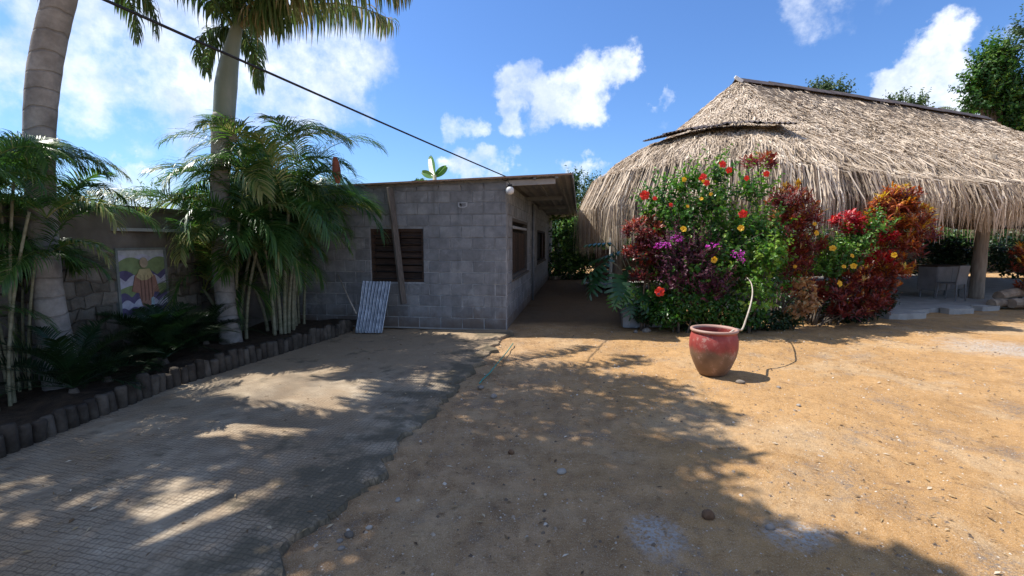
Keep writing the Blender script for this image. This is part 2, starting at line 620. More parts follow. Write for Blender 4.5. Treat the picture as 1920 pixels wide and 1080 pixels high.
def make_slab():
    m, N, L, B = mat_new('stamped_concrete')
    p = pos(N, L)
    big = noise(N, L, .9, 5, .6, p)
    med = noise(N, L, 5, 6, .65, p)
    fine = noise(N, L, 70, 5, .7, p)
    base = ramp(N, L, med, [(.3, (.25, .195, .135)), (.55, (.38, .305, .215)), (.7, (.49, .405, .295))])
    # washed-in soil
    sxx = N.new('ShaderNodeSeparateXYZ'); L.new(p, sxx.inputs[0])
    far_ = mrange(N, L, mth(N, L, 'ADD', sxx.outputs['Y'], mth(N, L, 'MULTIPLY', big, 2.5)), 5.6, 7.4)
    d = mth(N, L, 'MAXIMUM', mrange(N, L, big, .44, .60, 0, .85), mth(N, L, 'MULTIPLY', far_, .8))
    base = mix(N, L, d, base, ramp(N, L, fine, [(.3, (.22, .155, .095)), (.7, (.40, .29, .18))]))
    # imprinted mesh: two families of wobbly grooves
    wv = N.new('ShaderNodeTexNoise'); wv.inputs['Scale'].default_value = 1.6
    L.new(p, wv.inputs['Vector'])
    ws = N.new('ShaderNodeVectorMath'); ws.operation = 'SCALE'; ws.inputs['Scale'].default_value = .06
    L.new(wv.outputs['Color'], ws.inputs[0])
    wa = N.new('ShaderNodeVectorMath'); wa.operation = 'ADD'
    L.new(p, wa.inputs[0]); L.new(ws.outputs[0], wa.inputs[1])
    wv2 = N.new('ShaderNodeTexNoise'); wv2.inputs['Scale'].default_value = 14
    L.new(p, wv2.inputs['Vector'])
    ws2 = N.new('ShaderNodeVectorMath'); ws2.operation = 'SCALE'; ws2.inputs['Scale'].default_value = .035
    L.new(wv2.outputs['Color'], ws2.inputs[0])
    wa2 = N.new('ShaderNodeVectorMath'); wa2.operation = 'ADD'
    L.new(wa.outputs[0], wa2.inputs[0]); L.new(ws2.outputs[0], wa2.inputs[1])
    mp = N.new('ShaderNodeMapping'); mp.inputs['Rotation'].default_value = (0, 0, R(12))
    mp.inputs['Scale'].default_value = (31, 28, 1)
    L.new(wa2.outputs[0], mp.inputs['Vector'])
    sp = N.new('ShaderNodeSeparateXYZ'); L.new(mp.outputs[0], sp.inputs[0])
    gs = []
    for ax in ('X', 'Y'):
        fr = mth(N, L, 'FRACT', sp.outputs[ax])
        ds = mth(N, L, 'ABSOLUTE', mth(N, L, 'SUBTRACT', fr, .5))
        gs.append(mrange(N, L, ds, .13, .03))
    g = mth(N, L, 'MAXIMUM', gs[0], gs[1])
    worn0 = mth(N, L, 'MULTIPLY', mrange(N, L, noise(N, L, 1.1, 4, .6, p), .36, .50), mrange(N, L, med, .22, .42, .35, 1))
    worn = mth(N, L, 'MULTIPLY', worn0, mth(N, L, 'SUBTRACT', 1.0, mth(N, L, 'MULTIPLY', far_, .85)))
    g = mth(N, L, 'MULTIPLY', g, worn)
    base = mix(N, L, mth(N, L, 'MULTIPLY', g, .55), base, (.10, .072, .05))
    base = mix(N, L, mrange(N, L, fine, .60, .72, 0, .5), base, (.50, .46, .40))
    base = mix(N, L, mrange(N, L, fine, .38, .28, 0, .6), base, (.08, .065, .05))
    # moss and damp at the edge and by the bed
    sx = N.new('ShaderNodeSeparateXYZ'); L.new(p, sx.inputs[0])
    ed_ = N.new('ShaderNodeMapRange')   # the cracked edge line: x as a function of y
    L.new(mth(N, L, 'SUBTRACT', sx.outputs['X'], mth(N, L, 'MULTIPLY', mth(N, L, 'SUBTRACT', sx.outputs['Y'], 8.3), .215)), ed_.inputs['Value'])
    ed_.inputs['From Min'].default_value = -.75; ed_.inputs['From Max'].default_value = .0
    ms = mrange(N, L, mth(N, L, 'ADD', noise(N, L, 2.4, 6, .7, p), mth(N, L, 'MULTIPLY', ed_.outputs[0], .17)), .55, .72, 0, .8)
    base = mix(N, L, ms, base, (.095, .082, .055))
    base = mix(N, L, mrange(N, L, noise(N, L, .7, 3, .6, p, .5), .56, .66, 0, .5), base, (.13, .105, .08))
    L.new(base, B.inputs['Base Color'])
    B.inputs['Roughness'].default_value = .9
    B.inputs['Specular IOR Level'].default_value = .25
    n1 = bump(N, L, None, med, .45, .02)
    n2 = bump(N, L, None, mth(N, L, 'SUBTRACT', 1.0, g), .6, .008, n1)
    bump(N, L, B, fine, .5, .004, n2)
    return m


M = {}
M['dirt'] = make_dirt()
M['slab'] = make_slab()
M['soil'] = m_plain('bed_soil', [(.3, (.035, .024, .016)), (.7, (.10, .068, .042))], 9, .95, .9, .04, 18)
M['stone'] = m_plain('field_stone', [(.25, (.15, .125, .10)), (.5, (.27, .235, .20)), (.75, (.40, .36, .31))], 9, .9, .6, .02, 30, rand=.5)
M['pebble'] = m_plain('pebble_stone', [(.1, (.10, .075, .055)), (.45, (.26, .19, .13)), (.8, (.50, .42, .33)), (1, (.70, .66, .58))], 6, .85, .3, .005, 60, tone=True, tonemix=.8)
M['clod'] = m_plain('earth_clod', [(.3, (.10, .055, .03)), (.7, (.22, .125, .07))], 20, .95, .8, .01, 60)
M['edge_log'] = m_plain('edging_concrete', [(.3, (.040, .032, .025)), (.55, (.085, .07, .055)), (.8, (.15, .125, .10))], 7, .92, .6, .02, 30, rand=.35)
M['wall'] = m_plain('garden_wall_render', [(.3, (.11, .095, .08)), (.55, (.18, .16, .14)), (.8, (.26, .235, .205))], 2.4, .92, .5, .015, 18)
M['wstone'] = m_plain('wall_rubble', [(.2, (.09, .08, .065)), (.5, (.17, .15, .125)), (.8, (.27, .24, .205))], 7, .9, .8, .03, 20, rand=.45)
M['block'] = None


def make_block(name, plaster=0.0):
    m, N, L, B = mat_new(name)
    p = pos(N, L)
    oi = N.new('ShaderNodeObjectInfo')
    f = mth(N, L, 'ADD', noise(N, L, 5, 6, .65, p), mth(N, L, 'MULTIPLY', mth(N, L, 'SUBTRACT', oi.outputs['Random'], .5), .22))
    base = ramp(N, L, f, [(.3, (.175, .18, .185)), (.5, (.245, .25, .255)), (.72, (.33, .335, .335))])
    # pale mortar smears
    sm = mrange(N, L, noise(N, L, 3.1, 6, .7, p, .6), .55, .70, 0, .6)
    base = mix(N, L, sm, base, (.42, .43, .43))
    stv = N.new('ShaderNodeMapping'); stv.inputs['Scale'].default_value = (3.5, 3.5, .35)
    L.new(p, stv.inputs['Vector'])
    base = mix(N, L, mrange(N, L, noise(N, L, 2.2, 6, .7, stv.outputs[0]), .52, .70, 0, .55), base, (.115, .115, .118))
    # rain dirt and red soil splash near the foot
    sx = N.new('ShaderNodeSeparateXYZ'); L.new(p, sx.inputs[0])
    z = mth(N, L, 'ADD', sx.outputs['Z'], mth(N, L, 'MULTIPLY', mth(N, L, 'SUBTRACT', noise(N, L, 4, 5, .6, p), .5), .6))
    base = mix(N, L, mrange(N, L, z, .42, .02, 0, .75), base, (.16, .11, .075))
    base = mix(N, L, mrange(N, L, noise(N, L, 90, 4, .7, p), .40, .28, 0, .6), base, (.07, .07, .07))
    L.new(base, B.inputs['Base Color'])
    B.inputs['Roughness'].default_value = .95
    B.inputs['Specular IOR Level'].default_value = .2
    n1 = bump(N, L, None, noise(N, L, 6, 4, .6, p), .4, .02)
    bump(N, L, B, noise(N, L, 110, 5, .7, p), .6, .005, n1)
    return m


M['block'] = make_block('grey_block')
M['mortar'] = m_plain('mortar', [(.3, (.30, .305, .31)), (.7, (.46, .465, .46))], 6, .95, .5, .01, 60)
m_, N_, L_, B_ = mat_new('joint_mortar')
p_ = pos(N_, L_)
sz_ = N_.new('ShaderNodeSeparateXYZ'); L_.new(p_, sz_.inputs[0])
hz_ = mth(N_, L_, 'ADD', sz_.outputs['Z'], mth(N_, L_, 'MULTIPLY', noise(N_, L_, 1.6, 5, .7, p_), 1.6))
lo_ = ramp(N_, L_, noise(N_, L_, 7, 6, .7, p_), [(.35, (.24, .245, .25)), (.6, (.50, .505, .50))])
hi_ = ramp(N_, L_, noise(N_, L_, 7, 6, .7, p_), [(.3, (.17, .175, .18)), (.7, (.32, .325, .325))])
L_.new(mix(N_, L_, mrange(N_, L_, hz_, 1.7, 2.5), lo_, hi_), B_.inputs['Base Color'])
B_.inputs['Roughness'].default_value = .95
bump(N_, L_, B_, noise(N_, L_, 60, 5, .7, p_), .5, .01)
M['joint'] = m_
M['darkwood'] = m_plain('dark_wood', [(.3, (.028, .018, .013)), (.7, (.085, .052, .036))], 6, .7, .4, .01, 40, rand=.3, stretch=(1, 1, 9))
M['greywood'] = m_plain('weathered_wood', [(.3, (.07, .06, .052)), (.7, (.17, .148, .125))], 8, .85, .5, .01, 40, stretch=(6, 6, .6))
M['postwood'] = m_plain('post_wood', [(.3, (.20, .155, .115)), (.7, (.40, .33, .25))], 6, .85, .6, .02, 20, stretch=(4, 4, .5))
M['log'] = m_plain('old_log', [(.3, (.13, .095, .068)), (.7, (.36, .28, .20))], 5, .9, .7, .02, 25)
M['dark'] = m_plain('dark_inside', [(.3, (.010, .010, .010)), (.7, (.02, .02, .02))], 5, .8, 0)
M['roofmetal'] = m_plain('roof_sheet', [(.3, (.20, .205, .21)), (.6, (.33, .335, .34)), (.85, (.35, .29, .24))], 2.2, .55, .15, .01, 10, metal=.35, spec=.4)
M['rust'] = m_plain('rusty_edge', [(.3, (.24, .13, .08)), (.7, (.42, .29, .20))], 5, .7, .2)
M['beam'] = m_plain('beam_paint', [(.3, (.34, .35, .37)), (.7, (.48, .49, .50))], 5, .7, .2)
M['rafter'] = m_plain('rafter_steel', [(.3, (.16, .17, .18)), (.7, (.26, .27, .28))], 5, .6, .1)
M['zinc'] = m_plain('galvanised', [(.3, (.18, .20, .23)), (.55, (.33, .36, .40)), (.8, (.52, .55, .60))], 11, .38, .2, .004, 40, metal=.75, spec=.5)
M['darksheet'] = m_plain('old_dark_sheet', [(.3, (.05, .04, .037)), (.7, (.15, .115, .095))], 5, .6, .3, metal=.2)
M['white'] = m_plain('white_paint', [(.3, (.62, .62, .60)), (.7, (.80, .80, .78))], 4, .5, .1)
M['cream'] = m_plain('cabinet_paint', [(.3, (.15, .145, .14)), (.7, (.23, .22, .215))], 4, .6, .1)
M['black'] = m_plain('black_rubber', [(.3, (.012, .012, .014)), (.7, (.03, .03, .033))], 20, .55, 0)
M['teal'] = m_plain('teal_hose', [(.3, (.02, .22, .19)), (.7, (.04, .36, .30))], 20, .4, 0)
M['bark'] = m_plain('bark', [(.3, (.07, .055, .042)), (.7, (.20, .165, .13))], 9, .9, .8, .02, 30, stretch=(3, 3, .7))
M['branch'] = m_plain('dry_branch', [(.3, (.32, .26, .20)), (.7, (.55, .48, .40))], 14, .8, .4, .006, 50)
M['cane'] = m_plain('areca_cane', [(.3, (.16, .16, .09)), (.55, (.28, .27, .18)), (.8, (.38, .35, .25))], 12, .6, .2, .006, 30, stretch=(1, 1, 2))
M['paving'] = m_plain('patio_concrete', [(.3, (.30, .285, .26)), (.7, (.46, .44, .40))], 4, .85, .4, .01, 40)
M['lightroof'] = m_plain('fibre_roof', [(.3, (.34, .32, .30)), (.7, (.50, .48, .46))], 3, .8, .2)


def make_trunk():
    m, N, L, B = mat_new('palm_trunk')
    p = pos(N, L)
    sx = N.new('ShaderNodeSeparateXYZ'); L.new(p, sx.inputs[0])
    # leaf scar rings, uneven in spacing
    z = mth(N, L, 'ADD', sx.outputs['Z'], mth(N, L, 'MULTIPLY', noise(N, L, 1.7, 3, .5, p), .25))
    fr = mth(N, L, 'FRACT', mth(N, L, 'MULTIPLY', z, 5.6))
    ring = mrange(N, L, mth(N, L, 'ABSOLUTE', mth(N, L, 'SUBTRACT', fr, .5)), .07, .02)
    base = ramp(N, L, noise(N, L, 6, 6, .65, p), [(.3, (.19, .175, .16)), (.5, (.29, .27, .25)), (.72, (.42, .395, .365))])
    base = mix(N, L, mrange(N, L, noise(N, L, 2.2, 5, .7, p), .55, .68, 0, .5), base, (.15, .135, .12))
    base = mix(N, L, mth(N, L, 'MULTIPLY', ring, .30), base, (.10, .085, .07))
    L.new(base, B.inputs['Base Color'])
    B.inputs['Roughness'].default_value = .85
    B.inputs['Specular IOR Level'].default_value = .25
    n1 = bump(N, L, None, mth(N, L, 'SUBTRACT', 1.0, ring), .6, .015)
    bump(N, L, B, noise(N, L, 50, 5, .7, p), .5, .006, n1)
    return m


M['trunk'] = make_trunk()
M['crownshaft'] = m_plain('crownshaft', [(.3, (.14, .17, .12)), (.6, (.22, .25, .20)), (.8, (.31, .32, .28))], 3, .5, .15, .01, 20, stretch=(1, 1, .4))
M['sheath'] = m_plain('dry_sheath', [(.3, (.12, .085, .06)), (.7, (.25, .18, .13))], 6, .8, .4)
M['redsheath'] = m_plain('red_dry_leaf', [(.3, (.24, .07, .045)), (.7, (.42, .16, .10))], 6, .7, .3)

GREEN = [(.0, (.018, .055, .010)), (.45, (.035, .105, .018)), (.8, (.075, .19, .030)), (1, (.19, .30, .05))]
M['areca'] = m_leaf('areca_leaf', [(0, (.024, .062, .018)), (.5, (.052, .125, .030)), (.8, (.11, .21, .045)), (1, (.34, .33, .12))], .40, .36, .5)
M['royal'] = m_leaf('royal_leaf', [(0, (.030, .060, .020)), (.5, (.055, .105, .032)), (.85, (.12, .17, .055)), (1, (.32, .25, .13))], .32, .45)
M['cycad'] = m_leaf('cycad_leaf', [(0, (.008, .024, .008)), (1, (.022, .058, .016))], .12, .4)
M['hib'] = m_leaf('hibiscus_leaf', [(0, (.026, .085, .014)), (.5, (.065, .18, .026)), (.85, (.15, .31, .045)), (1, (.24, .36, .06))], .35, .33, .5)
M['crmar'] = m_leaf('maroon_croton_leaf', [(0, (.045, .016, .014)), (.45, (.17, .030, .030)), (.75, (.30, .060, .034)), (.9, (.32, .12, .035)), (1, (.42, .27, .05))], .30, .35, .5)
M['crora'] = m_leaf('orange_croton_leaf', [(0, (.060, .020, .014)), (.4, (.20, .040, .028)), (.7, (.42, .105, .030)), (.88, (.58, .24, .035)), (1, (.62, .46, .06))], .32, .35, .5)
M['crred'] = m_leaf('red_croton_leaf', [(0, (.12, .014, .018)), (.5, (.38, .024, .034)), (.85, (.50, .045, .045)), (1, (.60, .15, .05))], .32, .35, .5)
M['copper'] = m_leaf('copper_leaf', [(0, (.16, .07, .035)), (.6, (.38, .20, .09)), (1, (.52, .36, .17))], .3, .5)
M['monst'] = m_leaf('monstera_leaf', [(0, (.010, .045, .018)), (.6, (.028, .095, .030)), (1, (.10, .22, .04))], .25, .28, .6)
M['tree'] = m_leaf('tree_leaf', GREEN, .32, .45)
M['fartree'] = m_leaf('far_tree_leaf', [(0, (.035, .07, .03)), (.6, (.08, .14, .055)), (1, (.16, .22, .09))], .3, .6)
M['hedge'] = m_leaf('hedge_leaf', [(0, (.02, .06, .015)), (.6, (.06, .15, .03)), (1, (.22, .34, .07))], .35, .4)
M['banana'] = m_leaf('banana_leaf', [(0, (.06, .16, .03)), (1, (.14, .26, .05))], .4, .35)
M['red_fl'] = m_leaf('red_petal', [(0, (.62, .015, .012)), (1, (.80, .06, .03))], .3, .45)
M['yel_fl'] = m_leaf('yellow_petal', [(0, (.72, .36, .01)), (1, (.85, .56, .04))], .3, .45)
M['mag_fl'] = m_leaf('magenta_bract', [(0, (.34, .015, .26)), (.6, (.52, .05, .44)), (1, (.66, .16, .62))], .35, .5)
M['pur_lf'] = m_leaf('purple_leaf', [(0, (.05, .012, .025)), (1, (.18, .05, .09))], .3, .5)
M['litter'] = m_leaf('fallen_leaf', [(0, (.09, .05, .025)), (.5, (.24, .15, .07)), (.8, (.40, .29, .15)), (1, (.62, .54, .42))], .1, .8)
M['weed'] = m_leaf('weed_leaf', [(0, (.04, .10, .02)), (1, (.14, .24, .05))], .3, .5)


def make_thatch():
    m, N, L, B = mat_new('dry_palm_thatch')
    at = N.new('ShaderNodeAttribute'); at.attribute_name = 'tone'
    p = pos(N, L)
    f = mth(N, L, 'ADD', mth(N, L, 'MULTIPLY', at.outputs['Fac'], .75), mth(N, L, 'MULTIPLY', noise(N, L, 1.3, 5, .65, p), .35))
    col = ramp(N, L, f, [(.08, (.14, .10, .07)), (.28, (.35, .27, .19)), (.55, (.58, .465, .345)), (.82, (.72, .61, .48)), (1, (.82, .74, .62))])
    L.new(col, B.inputs['Base Color'])
    B.inputs['Roughness'].default_value = .75
    B.inputs['Specular IOR Level'].default_value = .25
    return m


M['thatch'] = make_thatch()
M['thatch_base'] = m_plain('thatch_under', [(.3, (.09, .067, .05)), (.7, (.26, .205, .155))], 8, .95, .9, .05, 25)


def make_pot():
    m, N, L, B = mat_new('red_glazed_clay')
    p = pos(N, L, False)
    sx = N.new('ShaderNodeSeparateXYZ'); L.new(p, sx.inputs[0])
    n = noise(N, L, 5, 6, .65, p)
    z = mth(N, L, 'ADD', sx.outputs['Z'], mth(N, L, 'MULTIPLY', mth(N, L, 'SUBTRACT', n, .5), .30))
    red = ramp(N, L, noise(N, L, 9, 5, .6, p), [(.3, (.22, .030, .025)), (.6, (.34, .055, .042)), (.75, (.42, .14, .11))])
    brown = ramp(N, L, n, [(.3, (.13, .075, .045)), (.7, (.25, .145, .085))])
    col = mix(N, L, mrange(N, L, z, .34, .24), red, brown)
    wear = mrange(N, L, noise(N, L, 6, 8, .8, p), .53, .62, 0, .65)
    col = mix(N, L, wear, col, (.42, .27, .22))
    col = mix(N, L, mrange(N, L, sx.outputs['Z'], .485, .50, 0, .8), col, (.40, .27, .21))
    L.new(col, B.inputs['Base Color'])
    B.inputs['Roughness'].default_value = .62
    bump(N, L, B, noise(N, L, 30, 5, .6, p), .25, .006)
    return m


M['pot'] = make_pot()
for nm, c in (('mural_bg', (.42, .45, .48)), ('mural_green', (.20, .29, .10)), ('mural_violet', (.10, .08, .21)), ('mural_lilac', (.42, .42, .56)),
              ('mural_brown', (.33, .15, .10)), ('mural_brown_dark', (.17, .075, .055)), ('mural_skin', (.42, .32, .20)), ('mural_cream', (.50, .40, .16)), ('mural_blue', (.25, .40, .48)), ('mural_frame', (.17, .20, .20))):
    M[nm] = m_plain(nm, [(.3, tuple(min(.8, (x * .7 + sum(c) / 10) * .95) for x in c)), (.7, tuple(min(.85, (x * .7 + sum(c) / 10) * 1.45) for x in c))], 14, .8, .2)

# ------------------------------------------------------------------ ground
def axis(parts):
    out = []
    for a, b, st in parts:
        out.extend(np.arange(a, b, st).tolist())
    out.append(parts[-1][1])
    return np.array(out)


SLAB_EDGE = [(-2.0, -1.45), (1.0, -1.25), (2.1, -1.10), (2.38, -1.14), (2.68, -1.03), (3.07, -.95), (3.48, -.907), (4.15, -.78), (4.75, -.666), (5.53, -.515), (6.25, -.40), (6.9, -.28), (7.5, -.14), (8.3, -.02)]


def slab_right(y):
    xs = [a[1] for a in SLAB_EDGE]; ys = [a[0] for a in SLAB_EDGE]
    return np.interp(y, ys, xs)


def gheight(x, y):
    h = .030 * (vnoise(x, y, .7, 1) - .5) + .020 * (vnoise(x, y, 2.3, 2) - .5) + .024 * (vnoise(x, y, 5, 3) - .5) + .014 * (vnoise(x, y, 12, 4) - .5)
    fade = np.clip((y - 7.9) / .5, 0, 1)
    near = np.exp(-((x - slab_right(y)) / .35) ** 2) * (1 - fade)
    w = (x > -6) & (x < 14)
    return np.where(w, h, 0) + .030 * near * (vnoise(x, y, 1.8, 5) - .80) - 0.010


xs = axis([(-600, -60, 90), (-60, -12, 8), (-12, -6, .6), (-6, 6, .045), (6, 14, .12), (14, 30, 2), (30, 600, 95)])
ys = axis([(-600, -60, 90), (-60, -4, 7), (-4, 1.4, .3), (1.4, 7, .04), (7, 12, .08), (12, 30, .5), (30, 60, 5), (60, 900, 105)])
X, Y = np.meshgrid(xs, ys, indexing='ij')
Z = gheight(X, Y)
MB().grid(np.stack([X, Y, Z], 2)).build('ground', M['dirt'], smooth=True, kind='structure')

# driveway slab with a broken right edge
E0, E1 = G(0, 862), G(622, 636)          # foot line of the log edging


def bed_edge(y):
    return np.interp(y, [-3, E0.y, 4.9, E1.y, 8.3], [E0.x + .55, E0.x, E0.x + .08, E1.x, E1.x + .15])


yy = axis([(-2, 1.8, .25), (1.8, 8.16, .035)])
rows = []
ncol = 90
for y in yy:
    xl = float(bed_edge(y)) - .05
    jag = .04 * (vnoise(y, 0, 1.3, 11) - .5) + .12 * (vnoise(y, 0, 4.3, 12) - .5) + .08 * (vnoise(y, 0, 13, 13) - .5) + .05 * (vnoise(y, 0, 26, 14) - .5)
    xr = float(slab_right(y)) + float(jag)
    s = np.linspace(0, 1, ncol) ** .85
    x = xl + (xr - xl) * s
    z = .030 + .016 * (vnoise(x, np.full(ncol, y), .9, 21) - .5) + .006 * (vnoise(x, np.full(ncol, y), 9, 22) - .5)
    d = xr - x
    z -= .022 * np.exp(-d / .10) * vnoise(x, np.full(ncol, y), 11, 23)
    row = np.stack([x, np.full(ncol, y), z], 1)
    skirt = np.array([[xr + .012, y, z[-1] - .03], [xr + .02, y, -.08]])
    rows.append(np.concatenate([row, skirt]))
MB().grid(np.array(rows)).build('driveway', M['slab'], smooth=False, kind='structure')

# planting bed
bedy = axis([(-2, 9.0, .15)])
rows = []
for y in bedy:
    xr = float(bed_edge(y)) - .07
    xl = -5.15 + .15 * (y - 4) - .0
    x = np.linspace(xl, xr, 22)
    z = .12 + .07 * (vnoise(x, np.full(22, y), 3, 31) - .5) + .03 * (vnoise(x, np.full(22, y), 11, 32) - .5)
    rows.append(np.stack([x, np.full(22, y), z], 1))
MB().grid(np.array(rows)).build('soil', M['soil'], smooth=True, kind='structure')

# log palisade edging
edging = empty('bed_edging', 'low palisade of short round mossy posts along the palm bed', 'garden edging')
edge_meshes = []
for k in range(6):
    h = .22 + random.uniform(-.02, .03)
    r = .047 + random.uniform(-.006, .010)
    pts = [(0, 0, -.06), (0, 0, h * .5), (random.uniform(-.008, .008), 0, h - .02), (0, 0, h)]
    edge_meshes.append(MB().tube(pts, [r, r * 1.02, r, r * .86], 9, rough=.10).mesh('post', M['edge_log'], True))
y = 1.4
while y < 8.05:
    x = float(bed_edge(y))
    slope = float(bed_edge(y + .05) - bed_edge(y)) / .05
    o = inst('post', random.choice(edge_meshes), edging, (x, y, 0), (random.uniform(-.07, .07), random.uniform(-.1, .1), random.uniform(0, 6)),
             (1, 1, random.uniform(.82, 1.1)))
    y += .094 / math.sqrt(1 + slope * slope)

# ------------------------------------------------------------------ stones and litter on the ground
def rock_mesh(seed, mat, flat=.6):
    rs = random.Random(seed)
    v, f = [], []
    nlat, nlon = 5, 8
    v.append((0, 0, flat))
    for i in range(1, nlat):
        th = math.pi * i / nlat
        for j in range(nlon):
            ph = 2 * math.pi * j / nlon
            r = 1 + rs.uniform(-.16, .16)
            v.append((r * math.sin(th) * math.cos(ph), r * math.sin(th) * math.sin(ph) * .85, flat * math.cos(th) * (1 + rs.uniform(-.1, .1))))
    v.append((0, 0, -flat))
    for j in range(nlon):
        j2 = (j + 1) % nlon
        f.append((0, 1 + j, 1 + j2))
        for i in range(nlat - 2):
            f.append((1 + i * nlon + j, 1 + (i + 1) * nlon + j, 1 + (i + 1) * nlon + j2, 1 + i * nlon + j2))
        f.append((1 + (nlat - 2) * nlon + j, len(v) - 1, 1 + (nlat - 2) * nlon + j2))
    return MB().add(v, f, rs.random()).mesh('stone', mat, True)


rock_meshes = [rock_mesh(i, M['stone'], .5 + .06 * i) for i in range(5)]
STONES = [(1388, 718, 17, 'small pinkish stone on the sand just right of the red pot'),
          (1444, 987, 19, 'round tan stone beside the pale ash patch near the bottom of the picture'),
          (1053, 885, 19, 'round pale stone lying alone on the brown dirt in the middle'),
          (1212, 621, 15, 'grey stone at the foot of the low plinth by the bushes'),
          (1192, 622, 10, 'smallest stone in the corner between the plinth and the alley'),
          (746, 934, 12, 'round brown pebble on bare dirt right of the slab crack'),
          (655, 1000, 21, 'largest flat grey stone beside the broken slab edge'),
          (637, 1012, 12, 'grey stone touching the largest flat stone at the slab edge'),
          (640, 1026, 14, 'grey stone nearest the camera in the cluster by the slab edge'),
          (692, 986, 12, 'tall narrow grey stone right of the cluster by the slab edge'),
          (901, 726, 15, 'flat stone at the near end of the teal hose'),
          (926, 742, 16, 'dark reddish stone just past the teal hose end'),
          (1460, 726, 8, 'small white stone on the sunny sand right of the pot'),
          (1497, 763, 9, 'flat white stone alone on the sunny sand')]
for i, (px, py, w, lab) in enumerate(STONES):
    g = G(px, py)
    s = w / 2 * g.y / FPX
    o = bpy.data.objects.new('stone', rock_meshes[i % 5]); COL.objects.link(o)
    o.location = (g.x, g.y, s * .35 + float(gheight(np.array(g.x), np.array(g.y)))); o.scale = (s * 1.15, s, s)
    o.rotation_euler = (random.uniform(-.2, .2), random.uniform(-.2, .2), random.uniform(0, 6))
    tag(o, lab, 'stone', 'loose stones on the yard')
clod = rock_mesh(77, M['clod'], .8)
for (px, py, w, lab) in ((1327, 970, 26, 'crumbly dark brown clod of earth in the shade at the bottom'), (958, 850, 13, 'curled dark brown clod between two patches of sun in the middle')):
    g = G(px, py); s = w / 2 * g.y / FPX
    o = bpy.data.objects.new('earth_clod', clod); COL.objects.link(o)
    o.location = (g.x, g.y, s * .4); o.scale = (s, s, s); tag(o, lab, 'clod')

mb = MB()
npb = 9000
px_ = rng.uniform(-1.9, 7.5, npb); py_ = 1.7 + 7 * rng.random(npb) ** 1.3
dens_ = vnoise(px_, py_, 1.6, 51)
keep = (px_ > slab_right(py_) - .05) & (dens_ + .35 * rng.random(npb) > .55) & (py_ < 8.4 + .15 * px_)
tet = np.array([(-1, -.7, 0), (1, -.8, 0), (.9, .8, 0), (-.8, .9, 0), (-.4, -.3, .8), (.5, -.2, .9), (.3, .4, .7), (-.45, .35, .8)])
tf = [(0, 1, 5, 4), (1, 2, 6, 5), (2, 3, 7, 6), (3, 0, 4, 7), (4, 5, 6, 7)]
for x, y in zip(px_[keep], py_[keep]):
    s = .0035 + .010 * random.random() ** 4
    a = random.uniform(0, 6.28)
    c_, s_ = math.cos(a), math.sin(a)
    v = tet * s * (1 + .3 * (rng.random((8, 3)) - .5))
    v = np.stack([v[:, 0] * c_ - v[:, 1] * s_, v[:, 0] * s_ + v[:, 1] * c_, v[:, 2]], 1)
    v += (x, y, float(gheight(np.array(x), np.array(y))) - .001)
    mb.add(v, tf, random.random() ** 1.2)
mb.build('pebbles', M['pebble'], kind='stuff')

# fallen leaves and twigs
mb = MB()
nl = 3200
lx = rng.uniform(-3.6, 7.5, nl); ly = 1.7 + 7 * rng.random(nl) ** 1.2
ok = (ly < 8.3 + .13 * lx) & (vnoise(lx, ly, 1.1, 55) + .5 * rng.random(nl) > .65)
lx, ly = lx[ok], ly[ok]
n_ = len(lx)
an = rng.uniform(0, 6.28, n_)
ln = rng.uniform(.008, .028, n_)
wd = ln * rng.uniform(.12, .45, n_)
dx, dy = np.cos(an), np.sin(an)
lz = gheight(lx, ly) + .008 + .034 * (lx < slab_right(ly))
C3 = np.stack([lx, ly, lz], 1)
D3 = np.stack([dx, dy, rng.uniform(-.1, .25, n_)], 1) * ln[:, None]
S3 = np.stack([-dy, dx, rng.uniform(-.2, .2, n_)], 1) * wd[:, None]
mb.quads(np.stack([C3 - D3, C3 + S3 + (0, 0, .003), C3 + D3, C3 - S3 + (0, 0, .003)], 1), rng.random(n_) ** .8)
mb.build('leaf_litter', M['litter'], kind='stuff')

# teal hose
hp = [G(962, 646), G(950, 663), G(938, 680), G(918, 702), G(905, 714), G(899, 722)]
hp = [Vector((p.x, p.y, .018 + (.02 if i == 2 else 0))) for i, p in enumerate(hp)]
tag(MB().tube(hp, .0075, 6).build('cord', M['teal'], smooth=True), 'thin teal cord lying on the dirt in front of the block house', 'cord')

# ------------------------------------------------------------------ block house
AX = R(8.2)                                    # the house axis recedes at this yaw
hu = Vector((-math.cos(AX), math.sin(AX), 0))  # along the front wall, to the left
hv = Vector((math.sin(AX), math.cos(AX), 0))   # along the side wall, away
HC = Vector((-.10, 8.2, 0))                    # near corner
FL, SL = 4.55, 13.6                            # front and side lengths
NC = 13
house = empty('block_house', 'low grey concrete block house with a thin sloping roof and barred windows', 'house')


def roof_z(t_front):      # underside height along the front, falls to the left
    return 2.605 - .030 * t_front


front_rot = Matrix((( -hu.x, hv.x, 0), (-hu.y, hv.y, 0), (0, 0, 1)))   # local x = right along front, y = away
ang_f = math.atan2(-hu.y, -hu.x)


def house_pt(tf, ts, z):
    """tf metres left of the corner, ts metres behind it"""
    return HC + hu * tf + hv * ts + Vector((0, 0, z))


